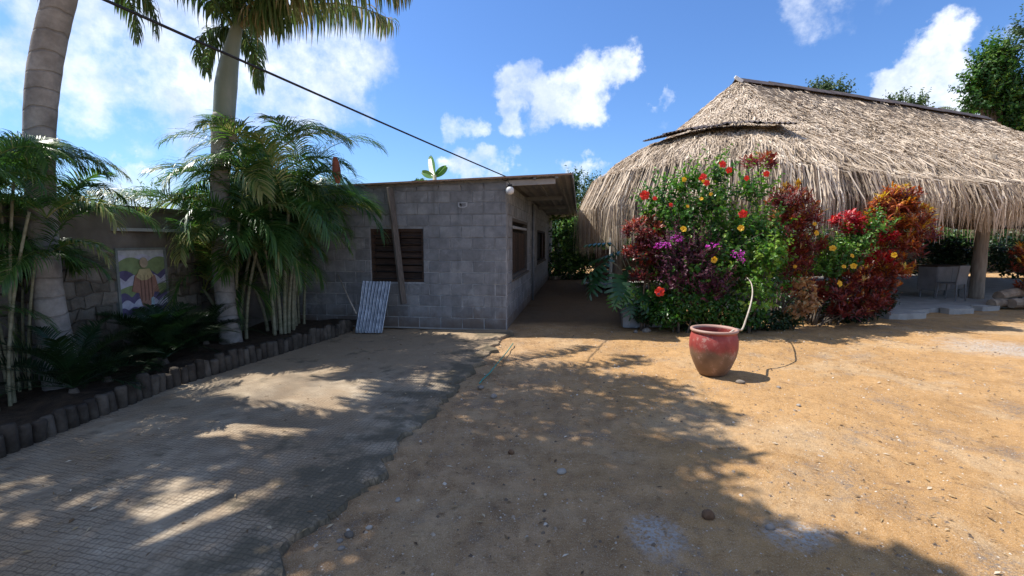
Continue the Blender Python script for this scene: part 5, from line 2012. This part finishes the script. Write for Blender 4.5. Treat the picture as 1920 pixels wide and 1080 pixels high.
# fewer on the unseen back
tot_ = 2 * RLEN + math.pi * (AEL + HALF) / 2 + math.pi * (AER + HALF) / 2
s_back0 = (RLEN + math.pi * (AER + HALF) / 2 * .6) / tot_
s_back1 = (2 * RLEN + math.pi * (AER + HALF) / 2 + math.pi * (AEL + HALF) / 2 * .25) / tot_
kp = ~((s > s_back0) & (s < s_back1) & (rng.random(nb) > .12))
s = s[kp]; nb = len(s)
r = np.sqrt(rng.random(nb)) * .98 + .01
p0, o_ = roof_arr(s, r)
dn = o_ / np.linalg.norm(o_, axis=1)[:, None]
slope = (zprof(s, r) - zprof(s, np.minimum(r + .05, 1))) / .05 / np.linalg.norm(o_, axis=1)
down = dn.copy(); down[:, 2] = -slope; down /= np.linalg.norm(down, axis=1)[:, None]
side = np.cross(down, np.array([0, 0, 1.0])); side /= np.linalg.norm(side, axis=1)[:, None]
nrm_ = np.cross(side, down)
yawn = rng.normal(0, .42, nb) + .5 * (vnoise(s * 90, r * 9, 1, 84) - .5)
dd = down * np.cos(yawn)[:, None] + side * np.sin(yawn)[:, None]
cc = np.cross(nrm_, dd)
roll = rng.normal(0, .5, nb)
cc = cc * np.cos(roll)[:, None] + nrm_ * np.sin(roll)[:, None]
ln = rng.uniform(.10, .32, nb)[:, None]
wdt = rng.uniform(.008, .026, nb)[:, None]
a0 = p0 + nrm_ * rng.uniform(-.01, .015, nb)[:, None]
a1 = a0 + dd * ln * .55 + nrm_ * (rng.uniform(.008, .035, nb))[:, None]
a2 = a0 + dd * ln + nrm_ * (rng.uniform(-.015, .04, nb))[:, None]
tn = np.clip(.43 + .20 * rng.normal(0, 1, nb) + .34 * (vnoise(s * 26, r * 4, 1, 97) - .5) + .35 * (vnoise(s * 120, r * 12, 1, 85) - .5), 0, 1)
mb = MB()
mb.strips(np.stack([np.stack([a0 - cc * wdt * .4, a0 + cc * wdt * .4], 1), np.stack([a1 - cc * wdt * .5, a1 + cc * wdt * .5], 1), np.stack([a2 - cc * wdt * .25, a2 + cc * wdt * .25], 1)], 1), tn)
mb.build('thatch', M['thatch'], pal, kind='stuff')

# the hanging fringe
nf = 46000
s = rng.random(nf)
kp = ~((s > s_back0) & (s < s_back1) & (rng.random(nf) > .3))
kp &= vnoise(s * 420, s * 0, 1, 90) + .45 * rng.random(nf) > .38
s = s[kp]; nf = len(s)
row = rng.random(nf) ** .7
r = .70 + .31 * row
p0, o_ = roof_arr(s, r)
dn = o_ / np.linalg.norm(o_, axis=1)[:, None]
side = np.cross(dn, np.array([0, 0, 1.0]))
clump = .6 * vnoise(s * 210, s * 0, 1, 86) + .4 * vnoise(s * 470, s * 0, 1, 93)
clump2 = vnoise(s * 60, s * 0, 1, 87)
left_low = np.exp(-(((s - .93 + .5) % 1 - .5) / .09) ** 2)
ln = .30 + .95 * (row - .35) + .40 * clump + .22 * clump2 + left_w(s) * 1.0 * (row > .4) * (.4 + .6 * row) + rng.normal(0, .15, nf) + .35 * (vnoise(s * 420, s * 0, 1, 90) - .5)
ln = np.clip(ln, .3, 2.3)
jit = rng.normal(0, 1, (nf, 3)) * np.array([.02, .02, .01])
p0 = p0 + jit
sl_ = (zprof(s, r) - zprof(s, np.minimum(r + .05, 1.0) - .001)) / .05 / np.linalg.norm(o_, axis=1)
sl_ = np.clip(sl_, .35, 1.4)
sdrift = (rng.normal(0, .16, nf) + .34 * (vnoise(s * 260, row * 3, 1, 88) - .5))[:, None]
dn1 = dn.copy(); dn1[:, 2] = -sl_; dn1 /= np.linalg.norm(dn1, axis=1)[:, None]
dn2 = dn * .45 * rng.uniform(.5, 1.3, nf)[:, None] + np.array([0, 0, -1.0]); dn2 /= np.linalg.norm(dn2, axis=1)[:, None]
flare = np.clip(.55 - .30 * left_w(s), .2, .6)
l1 = (np.clip(ln, .3, 1.2) * flare * rng.uniform(.2, 1.15, nf))[:, None]
rest_ = ln[:, None] - l1 * .6
p0[:, 2] += rng.uniform(0, .06, nf)
q1 = p0 + dn1 * l1 + np.array([0, 0, .02]) + side * sdrift * .4
q2 = q1 + dn2 * rest_ * .5 + side * sdrift * .45
q3 = q2 + np.array([0, 0, -1.0]) * rest_ * .5 + dn * rng.normal(-.01, .05, nf)[:, None] + side * sdrift * .35
NLK = 330
lphase = np.floor(row * 4) * .37
lk = np.floor(s * NLK + lphase + .35 * (vnoise(s * 900, row, 1, 94) - .5))
lc_ = (lk + .5 - lphase) / NLK
ldelta = ((lc_ - s) * tot_)[:, None]
lh = hash2(lk, np.floor(row * 4), 95)
ldelta = ldelta * (.35 + .6 * lh)[:, None]
gather = (rng.random(nf) > .18)[:, None]
q2 = q2 - side * ldelta * .45 * gather
q3 = q3 - side * ldelta * .95 * gather + np.array([0, 0, -1.0]) * (.35 * (lh - .45))[:, None]
th_ = rng.uniform(-1.1, 1.1, nf)
cc = side * np.cos(th_)[:, None] + dn * np.sin(th_)[:, None]
wd_ = (rng.uniform(.007, .022, nf) * np.where(rng.random(nf) > .88, 1.9, 1))[:, None]
tn = np.clip(.36 + .16 * rng.normal(0, 1, nf) + .30 * (lh - .5) + .55 * (vnoise(s * 330, row * 2.5, 1, 89) - .5), 0, 1)
mb = MB()
mb.strips(np.stack([np.stack([q - cc * wd_ * k, q + cc * wd_ * k], 1) for q, k in ((p0, .5), (q1, .6), (q2, .5), (q3, .15))], 1), tn)
mb.build('fringe', M['thatch'], pal, kind='stuff')

# ridge sheet, corrugated flashing on the left hip
mb = MB()
for sgn in (-1, 1):
    for seg in range(9):
        a = -.15 + seg * (RLEN + .3) / 9
        b = a + (RLEN + .3) / 9 + .03
        lift = .05 + .012 * (seg % 2)
        w_ = .19
        q = [RE0 + pu * a, RE0 + pu * b]
        zg = [RIDGE_Z + lift - .40 * max(0, min(1, x_ / RLEN)) ** 1.3 for x_ in (a, b)]
        v = [Vector((q[0].x, q[0].y, zg[0] + .03)), Vector((q[1].x, q[1].y, zg[1] + .02)),
             Vector((q[1].x, q[1].y, zg[1] - .13)) + pv * sgn * w_, Vector((q[0].x, q[0].y, zg[0] - .13)) + pv * sgn * w_]
        v2 = [x - Vector((0, 0, .012)) for x in v]
        mb.add([tuple(x) for x in v + v2], [(0, 1, 2, 3), (7, 6, 5, 4), (0, 4, 5, 1), (1, 5, 6, 2), (2, 6, 7, 3), (3, 7, 4, 0)])
mb.build('ridge_sheet', M['darksheet'], pal)
w_c = RE0 - pu * .18 + Vector((0, 0, RIDGE_Z - .03))
MB().box(w_c + Vector((.0, -.22, -.02)), (.26, .05, .09), Matrix.Rotation(R(30), 3, 'Y'), bev=.01).build('ridge_end_cap', M['white'], pal)
# corrugated flashing: follows the hip at mid height and juts out
sA, sB = .868, .968
for seg in range(5):
    a = sA + (sB - sA) * seg / 5
    b = sA + (sB - sA) * (seg + 1) / 5 + .004
    nu = 34
    gp = np.zeros((nu, 4, 3))
    for i in range(nu):
        s_ = a + (b - a) * i / (nu - 1)
        fr_ = (s_ - sA) / (sB - sA)
        t, o2 = perim(s_)
        on = o2.normalized()
        r0_ = .64
        z0_ = roof_profile(r0_, s_) + .14
        for j in range(4):
            ext = j / 3 * .85
            p = RE0 + pu * t + o2 * r0_ + on * (ext - .15)
            z = z0_ - .07 * j + .02 * math.sin(i * 1.5) + .03 * (seg % 2) + .03
            gp[i, j] = (p.x, p.y, z)
    lo = gp.copy(); lo[:, :, 2] -= .01
    MB().grid(gp).grid(lo[::-1]).build('flashing_sheet', M['darksheet'], pal, smooth=True)

# posts
for (t, off) in ((1.7, -3.1), (5.0, -3.15), (8.6, -3.1), (-2.4, -1.6), (-3.3, .9), (1.7, 3.0), (5.0, 3.0), (8.6, 3.0)):
    b = RE0 + pu * t + pv * off
    lean = random.uniform(-.04, .04)
    MB().tube(smooth_path([(b.x, b.y, 0), (b.x + lean, b.y, 1.0), (b.x + lean * .5, b.y, 2.2), (b.x, b.y, 3.75)], 12), [.17, .155, .15, .145, .15, .14, .14, .15, .14, .14, .14, .14, .13], 14, rough=.05).build('post', M['postwood'], pal, smooth=True)
for off in (-3.1, 3.0):
    a, b = RE0 + pu * -1 + pv * off, RE0 + pu * (RLEN + 1) + pv * off
    MB().tube([(a.x, a.y, 3.55), (b.x, b.y, 3.55)], .09, 10).build('roof_beam', M['postwood'], pal, smooth=True)

# patio slab under it: one floor and broken flags at its front edge
fl = []
F0, F1 = Vector((5.2, 9.15, 0)), Vector((11.9, 11.1, 0))
nn = 60
top, n_v = [], nn + 1
for i in range(nn + 1):
    t = i / nn
    p = F0.lerp(F1, t) + Vector((0, 0, 0))
    jg = .10 * (float(vnoise(t * 14, 0, 1, 91)) - .5) + .05 * (float(vnoise(t * 45, 0, 1, 92)) - .5)
    top.append((p + pv * jg))
v = [(p.x, p.y, .075) for p in top] + [(p.x, p.y, -.05) for p in top]
fr_, bk_ = [], []
far0, far1 = RE0 + pu * -3.2 + pv * 3.8, RE0 + pu * (RLEN + 4) + pv * 3.8
ex = RE0 + pu * (RLEN + 4) - pv * 3.2
extra = [(ex.x, ex.y, .075), (far1.x, far1.y, .075), (far0.x, far0.y, .075)]
poly = tuple(range(n_v)) + (2 * n_v, 2 * n_v + 1, 2 * n_v + 2)
f = [poly] + [(i, n_v + i, n_v + i + 1, i + 1) for i in range(nn)]
MB().add(v + extra, f).build('patio_floor', M['paving'], kind='structure')
for i, (px, py, w_, d_, a_, lab) in enumerate(((1700, 596, .95, .42, .20, 'broken pale flagstone at the edge of the palapa floor nearest the orange croton'), (1803, 587, .62, .34, .1, 'narrow broken flagstone in the middle of the palapa floor edge'),
                                              (1856, 582, .60, .36, .32, 'pale flagstone at the palapa floor edge beside the log pile'))):
    g = G(px, py)
    pts = []
    for k in range(9):
        a = 2 * math.pi * k / 9
        cx, cy = math.copysign(abs(math.cos(a)) ** .5, math.cos(a)) * w_ / 2, math.copysign(abs(math.sin(a)) ** .5, math.sin(a)) * d_ / 2
        cx *= random.uniform(.96, 1.04); cy *= random.uniform(.92, 1.04)
        pts.append((g.x + cx * math.cos(a_) - cy * math.sin(a_), g.y + .12 + cx * math.sin(a_) + cy * math.cos(a_)))
    v = [(x, y, .10) for x, y in pts] + [(x, y, -.03) for x, y in pts]
    mbf = MB().add(v, [tuple(range(9))] + [(k, 9 + k, 9 + (k + 1) % 9, (k + 1) % 9) for k in range(9)])
    tag(mbf.build('flagstone', M['paving']), lab, 'flagstone', 'broken flagstones on the palapa edge')

# low plinth wall at the alley side
P0, P1 = G(1166, 613), Vector((3.35, 15.3, 0))
d = P1 - P0; dl = d.length; dnv = d.normalized(); off = Vector((dnv.y, -dnv.x, 0)) * .15
pang = math.atan2(d.y, d.x)
plw = empty('low_plinth', 'low grey block plinth running down the right side of the alley', 'low wall')
MB().box((P0 + P1) / 2 + off + Vector((0, 0, .17)), (dl, .26, .36), Matrix.Rotation(pang, 3, 'Z')).build('core', M['mortar'], plw)
for c in range(2):
    k = 0
    t = -.2 * c
    while t < 6.5:
        a, b = max(t, 0), t + .4
        t += .4
        if b - a < .08:
            continue
        p = P0 + dnv * ((a + b) / 2) + off * (.04 / .15) + Vector((0, 0, .09 + c * .18))
        inst('block', block_mesh(b - a - .012, .168), plw, p, (0, 0, pang))
MB().box(P0 - off * .0 + Vector((.62, .05, .17)), (1.0, .2, .34), bev=.01).build('return_wall', M['mortar'], plw)
# pallet-like boards lit beside it
bd = empty('board_stack', 'pale weathered boards lying on the plinth under the monstera', 'boards')
bme = MB().box((0, 0, 0), (.55, .09, .022), bev=.003).mesh('board', M['postwood'])
for k in range(4):
    inst('board', bme, bd, P0 + Vector((.55, .12 + k * .14, .37)), (0, 0, R(-14 + 3 * k)))

# cabinet under the palapa
cb = empty('sideboard', 'grey white sideboard on thin legs against the palapa post', 'cabinet', None, (0, 0, 0))
cbp = PT(1762, 550, 12.6); cbp.z = .075
cb.location = cbp; cb.rotation_euler = (0, 0, PA + .15)
MB().box((0, 0, .52), (1.35, .42, .62), bev=.01).build('body', M['cream'], cb)
MB().box((0, 0, .845), (1.42, .46, .03)).build('top', M['darkwood'], cb)
for x in (-.6, .6):
    for y_ in (-.16, .16):
        MB().tube([(x, y_, 0), (x * .98, y_, .21)], [.018, .028], 8).build('leg', M['cream'], cb)
for x in (-.34, .34):
    MB().box((x, -.214, .52), (.62, .012, .54), bev=.003).build('door', M['cream'], cb)
# chair seen beside it
ch = empty('white_chair', 'pale chair with a solid back beside the sideboard and post', 'chair', None, PT(1784, 548, 11.9).xyz, R(20))
ch.location.z = .075
MB().box((0, -.2, .66), (.42, .03, .46), Matrix.Rotation(R(6), 3, 'X'), bev=.008).build('backrest', M['cream'], ch)
MB().box((0, .02, .43), (.42, .42, .035), bev=.008).build('seat', M['cream'], ch)
for x in (-.18, .18):
    for y_ in (-.18, .2):
        MB().tube([(x * 1.12, y_ * 1.1, 0), (x, y_, .42)], [.014, .02], 8).build('leg', M['cream'], ch)

# log pile
lg_ = [((1872, 556), (1925, 566), .12, .24, 'thickest pale log on top of the pile at the right edge of the floor'),
       ((1858, 573), (1900, 578), .10, .10, 'log at the bottom left of the pile beside the floor'),
       ((1895, 582), (1950, 570), .11, .10, 'split log on the sand in front of the pile')]
for (a, b, r_, z_, lab) in lg_:
    pa, pb = PT(a[0], a[1], 10.9 if z_ > .2 else 10.7), PT(b[0], b[1], 11.3 if z_ > .2 else 11.0)
    pa.z = z_ + .05; pb.z = z_ + (.12 if z_ > .2 else 0)
    tag(MB().tube(smooth_path([pa, pa.lerp(pb, .5) + Vector((0, 0, .02)), pb], 8), [r_ * k for k in (.94, 1, 1.02, .98, 1, 1.05, 1, .96, .9)], 12, rough=.14).build('log', M['log'], smooth=False), lab, 'log', 'logs piled by the palapa')

# dark board fence beyond the palapa floor
fence = empty('board_fence', 'dark horizontal board fence behind the palapa floor', 'fence')
FA, FB = RE0 + pu * -2.2 + pv * 4.6, RE0 + pu * (RLEN + 20) + pv * 4.6
d = FB - FA
bme = MB().box((0, 0, 0), (d.length, .03, .15), bev=.004).mesh('board', M['darkwood'])
for k in range(8):
    p = (FA + FB) / 2 + Vector((0, 0, .08 + k * .156))
    inst('board', bme, fence, p, (0, 0, PA))
for k in range(10):
    p = FA.lerp(FB, k / 9)
    MB().box(p + Vector((0, .06, .7)), (.12, .09, 1.4), Matrix.Rotation(PA, 3, 'Z')).build('post', M['darkwood'], fence)

# ------------------------------------------------------------------ far end of the alley
# lit kerb board, posts, shrubs
a, b = G(1038, 524), G(1133, 517)
tag(MB().box((a + b) / 2 + Vector((0, 0, .07)), ((b - a).length + .2, .35, .14), Matrix.Rotation(math.atan2((b - a).y, (b - a).x), 3, 'Z'), bev=.02).build('kerb', M['postwood']), 'pale kerb crossing the far end of the alley', 'kerb')
pb = PT(1044, 517, 20.5); pb.z = 0
tag(MB().tube([pb, pb + Vector((0, 0, .9)), pb + Vector((-.03, 0, 1.75))], [.13, .12, .11], 10, rough=.1).build('wooden_post', M['postwood'], smooth=True), 'short thick tan post at the far corner of the block house', 'post', 'posts at the end of the alley')
pb = PT(1050, 517, 21.2); pb.z = 0
tag(MB().tube([pb, pb + Vector((0, 0, 1.2))], [.07, .06], 8, rough=.1).build('wooden_post', M['greywood'], smooth=True), 'thin grey post just right of the thick tan post', 'post', 'posts at the end of the alley')
bl = blobs_px([(1060, 500, 10, 10, -1), (1072, 500, 11, 10, -1), (1084, 490, 8, 16), (1062, 455, 20, 30), (1080, 430, 22, 24), (1075, 480, 22, 26), (1056, 430, 12, 20)], 22.5)
bush('garden_shrub', 'dark leafy shrub with sunlit top at the end of the alley', 'shrub', bl, (2.8, 22.5, 0), 'leaf', 2600, 'hedge', .16, .11, tone=(.4, .25), toptone=.35)
bl = blobs_px([(1120, 445, 22, 22), (1140, 430, 24, 20), (1105, 452, 16, 16), (1165, 465, 16, 14), (1180, 460, 16, 14)], 24.0)
bush('garden_shrub', 'bright green shrub seen under the left end of the thatch', 'shrub', bl, (4.6, 24, 0), 'leaf', 2600, 'hedge', .16, .11, tone=(.5, .25), toptone=.3)
for i_, (px_c, lab) in enumerate(((1045, 'tall dark shrub behind the tan post at the alley end'), (1072, 'tall shrub filling the middle of the alley end'), (1120, 'shrub behind the lit path step'), (1150, 'shrub below the drooping left end of the thatch'), (1185, 'shrub seen through the palapa left of the crotons'))):
    bl = blobs_px([(px_c + random.uniform(-8, 8), py_ + random.uniform(-4, 4), 20, 17) for py_ in (400, 425, 450, 470, 487)], 27.5)
    bush('alley_shrub', lab, 'shrub', bl, (bl[0][0], 27.5, 0), 'leaf', 1900, 'hedge', .2, .13, group='shrubs closing the alley', tone=(.3, .25), toptone=.3)
# sunlit path slab farther on
g0 = G(1105, 498)
tag(MB().box((g0.x, g0.y, .05), (1.6, 1.0, .1), bev=.01).build('path_step', M['paving']), 'pale concrete step lit by the sun on the far path', 'step')
# white post behind the thatch end
pw = PT(1148, 450, 17.0)
tag(MB().box((pw.x, pw.y, .95), (.16, .14, 1.9), bev=.01).build('white_post', M['white']), 'white painted post seen under the left end of the thatch', 'post')


def tree(name, label, base, h, blobs, n, mat, size, wid, trunk_r, group=None, **kw):
    root = empty(name, label, 'tree', group)
    base = Vector(base)
    top = Vector(np.mean(np.array(blobs)[:, :3], 0))
    MB().tube(smooth_path([base, base.lerp(top, .5) + Vector((random.uniform(-.2, .2), 0, 0)), top], 12), [trunk_r * (1 - .05 * i) for i in range(13)], 10, rough=.1).build('trunk', M['bark'], root, smooth=True)
    for q in blobs[:8]:
        t = Vector(q[:3]); s0_ = base.lerp(top, random.uniform(.45, .8))
        MB().tube(smooth_path([s0_, s0_.lerp(t, .5) + Vector((0, 0, .2)), t], 8), [trunk_r * .4 * (1 - .09 * i) for i in range(9)], 6).build('branch', M['bark'], root, smooth=True)
    mb = MB()
    kw.pop('cup', None); sh_ = kw.pop('shell', None)
    tw = MB()
    shoots(mb, blobs, max(12, n // 11), size, wid, slen=(size * 2.2, size * 5), wood=tw, **kw)
    tw.build('twigs', M['bark'], root, kind='stuff')
    mb.build('crown', M[mat], root, kind='stuff')
    return root


# big tree at the right edge
bl = blobs_px([(1862, 108, 14, 18), (1880, 125, 22, 20), (1850, 140, 24, 20), (1835, 165, 20, 20), (1885, 160, 28, 24), (1860, 185, 34, 24), (1905, 190, 26, 26), (1835, 200, 18, 16), (1890, 215, 34, 26), (1930, 225, 30, 28), (1905, 250, 34, 24), (1960, 260, 40, 40), (1840, 125, 8, 12), (1880, 100, 8, 12)], 27)
tree('broadleaf_tree', 'dense bright green tree rising above the right end of the thatched roof', (26.5, 27, 0), 12, bl, 15000, 'tree', .27, .15, .3, tone=(.5, .24), toptone=.22, cup=.2)
bl = blobs_px([(1560, 182, 24, 6), (1530, 181, 20, 6), (1547, 176, 14, 6), (1578, 184, 10, 7)], 30)
tree('far_tree', 'airy tree top showing just above the middle of the thatch ridge', (19.5, 30, 0), 10, bl, 1300, 'fartree', .26, .14, .2, 'distant trees behind the palapa', tone=(.4, .25), shell=.2)
bl = blobs_px([(1722, 201, 11, 6), (1714, 204, 9, 6)], 32)
tree('far_tree', 'right one of the two small tree tops over the thatch ridge', (28, 32, 0), 10, bl, 420, 'fartree', .26, .14, .2, 'distant trees behind the palapa', tone=(.7, .2), shell=.2)
bl = blobs_px([(1680, 198, 12, 5)], 33)
tree('far_tree', 'left one of the two small tree tops over the thatch ridge', (27.2, 33, 0), 10, bl, 300, 'fartree', .26, .14, .2, 'distant trees behind the palapa', tone=(.5, .2), shell=.2)
bl = blobs_px([(1925, 65, 18, 16), (1935, 85, 20, 18)], 20)
tree('far_tree', 'greyish foliage tip cut by the top right edge of the picture', (22.5, 20, 0), 11, bl, 600, 'fartree', .2, .12, .2, 'distant trees behind the palapa', tone=(.35, .25), shell=.2)
# trees beyond the alley
bl = blobs_px([(1092, 385, 22, 32), (1112, 370, 26, 30), (1135, 400, 30, 40), (1080, 410, 20, 30), (1105, 345, 14, 10), (1160, 420, 34, 36)], 36)
tree('far_tree', 'pale grey green tree between the house roof and the thatch', (6.2, 36, 0), 6, bl, 5200, 'fartree', .26, .16, .25, 'distant trees beyond the alley', tone=(.5, .25))
bl = blobs_px([(1075, 350, 8, 12), (1072, 375, 10, 14), (1078, 335, 5, 5)], 30)
tree('far_tree', 'dark thin tree right behind the house roof corner', (4, 30, 0), 5, bl, 900, 'tree', .22, .13, .2, 'distant trees beyond the alley', tone=(.2, .15))
# hedge behind the palapa
for i, (t0, lab) in enumerate(((-3.0, 'first hedge shrub from the alley behind the palapa'), (.5, 'second hedge shrub from the alley behind the palapa'), (4.0, 'hedge shrub behind the middle of the palapa'), (7.5, 'hedge shrub behind the sideboard'),
                               (11, 'sunlit hedge shrub behind the right palapa post'), (14.5, 'hedge shrub behind the log pile'), (18, 'hedge shrub at the far right behind the board fence'), (21.5, 'hedge shrub past the far end of the thatched roof'), (25, 'last hedge shrub beside the right edge of the picture'))):
    c = RE0 + pu * (t0 + 1.5) + pv * 6.2
    bl = [(c.x + random.uniform(-1.6, 1.6), c.y + random.uniform(-.4, .4), random.uniform(.4, 2.7), random.uniform(.9, 1.3), .6, random.uniform(.5, .8)) for _ in range(11)]
    bush('hedge_shrub', lab, 'hedge', bl, (c.x, c.y, 0), 'leaf', 3600, 'hedge', .17, .11, group='hedge shrubs behind the palapa', tone=(.4, .3), toptone=.3)
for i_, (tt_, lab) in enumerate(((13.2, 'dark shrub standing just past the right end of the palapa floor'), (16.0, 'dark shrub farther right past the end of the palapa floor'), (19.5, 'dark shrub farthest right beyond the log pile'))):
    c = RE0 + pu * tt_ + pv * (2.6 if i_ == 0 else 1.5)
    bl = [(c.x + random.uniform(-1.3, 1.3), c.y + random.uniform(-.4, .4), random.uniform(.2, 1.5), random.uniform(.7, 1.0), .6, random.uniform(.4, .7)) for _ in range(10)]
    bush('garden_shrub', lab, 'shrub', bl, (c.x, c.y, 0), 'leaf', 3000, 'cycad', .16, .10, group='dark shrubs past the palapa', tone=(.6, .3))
# feathery palm top over the ridge at right
fp = empty('distant_palm', 'feathery palm top behind the right end of the thatch ridge', 'palm tree')
c = PT(1800, 225, 32)
MB().tube([(c.x, c.y, 0), (c.x, c.y, c.z)], [.2, .13], 10).build('trunk', M['trunk'], fp)
for k in range(10):
    inst('frond', royal_f[k % 4], fp, c, (0, 0, k * .63 + .2), (.75, .75, .75))
# banana leaf above the house roof
bn = empty('banana_plant', 'banana leaves poking above the block house roof', 'plant')


def banana_leaf(L_, w, bend):
    rows_ = []
    for i in range(9):
        t = i / 8
        ww_ = w * math.sin(math.pi * (.06 + .9 * t)) ** .6
        x = L_ * math.sin(bend * t) / bend if bend > .01 else 0
        z = L_ * t * (1 - .15 * bend * t)
        rows_.append([(x, -ww_, z + .03), (x + .03, 0, z), (x, ww_, z + .03)])
    return MB().grid(np.array(rows_), tone=.5).mesh('leaf', M['banana'])


bb = PT(815, 335, 15.5)
MB().tube([(bb.x, bb.y, 0), (bb.x, bb.y, bb.z + .12)], [.14, .06], 10).build('trunk', M['cane'], bn, smooth=True)
for (lean, turn, ln_, w_) in ((-38, 70, .85, .15), (48, 100, .55, .13), (5, 60, .45, .10), (-75, 80, .6, .12)):
    e_ = (Matrix.Rotation(R(lean), 3, 'Y') @ Matrix.Rotation(R(turn), 3, 'Z')).to_euler()
    inst('leaf', banana_leaf(ln_, w_, .5), bn, (bb.x, bb.y, bb.z + .05), tuple(e_))
# shrubs peeping over the house roof
bl = [(PT(790, 345, 17).x, 17, PT(790, 345, 17).z, .35, .3, .14)]
bush('far_shrub', 'tip of a green bush just above the house roof left of the banana leaves', 'bush', bl, (bl[0][0], 17, 0), 'leaf', 260, 'hedge', .15, .1, tone=(.6, .2))
# wispy young tree above the garden wall
bl = blobs_px([(282, 378, 14, 16), (270, 362, 8, 8), (290, 352, 8, 8), (277, 395, 14, 10)], 11)
tree('sapling', 'wispy young tree showing above the garden wall', (-8.5, 11, 0), 3, bl, 170, 'weed', .12, .035, .02, tone=(.6, .2), shell=.1)
# distant tree line round the place
mb = MB()
bl = []
for k in range(150):
    a = R(-180 + 360 * k / 150 + random.uniform(-1, 1))
    dist = random.uniform(95, 120)
    if R(100) < a < R(142):
        dist *= 1.6
    bl.append((dist * math.cos(a), dist * math.sin(a), random.uniform(.5, 2.2), random.uniform(3.5, 6), random.uniform(3.5, 6), random.uniform(1.8, 3.2)))
leaf_cloud(mb, bl, 16000, 1.5, 1.0, tone=(.4, .25))
mb.build('treeline', M['fartree'], kind='stuff')

# ------------------------------------------------------------------ big shade tree to the left of and above the camera
SH = [(700, 810, .34), (790, 750, .32), (740, 880, .42), (620, 905, .36), (520, 870, .34), (430, 865, .34), (330, 865, .34), (230, 860, .32), (560, 985, .24), (660, 1010, .40), (860, 830, .45), (950, 760, .40), (1050, 760, .42), (1150, 740, .38),
      (1220, 800, .42), (1130, 840, .50), (1020, 900, .45), (900, 940, .45), (1250, 890, .40), (1180, 960, .42), (1060, 1000, .45), (930, 1030, .35), (1280, 990, .35), (800, 990, .40), (1330, 1040, .32), (1450, 1040, .27),
      (1560, 1060, .26), (1640, 1090, .3), (1310, 770, .30), (1340, 1090, .35), (1180, 1080, .4), (1000, 1090, .4), (1330, 840, .22), (880, 720, .22), (985, 715, .25), (1070, 700, .22), (1770, 1110, .25), (120, 960, .35), (40, 900, .4), (60, 1060, .35), (140, 1040, .25), (1180, 670, .2), (1240, 730, .28)]
st = empty('shade_tree', 'tall broadleaf tree outside the left edge whose crown shades the yard', 'tree')
bl = []
for i, (px, py, rr_) in enumerate(SH):
    g = G(px, py)
    h = 6.6 + .9 * math.sin(i * 1.9) + (.6 if g.y > 4.5 else 0)
    k = h / SUN_TO.z
    c = g + SUN_TO * k
    bl.append((c.x, c.y, c.z, rr_ * 1.15, rr_ * 1.15, rr_ * .8))
tb = Vector((-6.3, .8, 0))
tt = Vector((-5.0, 2.6, 4.6))
MB().tube(smooth_path([tb, tb.lerp(tt, .5) + Vector((-.2, 0, .1)), tt], 12), [.28 - .01 * i for i in range(13)], 12, rough=.08).build('trunk', M['bark'], st, smooth=True)
for q in bl[::3]:
    t = Vector(q[:3])
    MB().tube(smooth_path([tt - Vector((0, 0, .3)), tt.lerp(t, .5) + Vector((0, 0, -.1)), t], 10), [.09 * (1 - .08 * i) for i in range(11)], 6).build('branch', M['bark'], st, smooth=True)
mb = MB()
leaf_cloud(mb, bl, 8600, .17, .095, tone=(.45, .2), shell=.1)
mb.build('crown', M['tree'], st, kind='stuff')
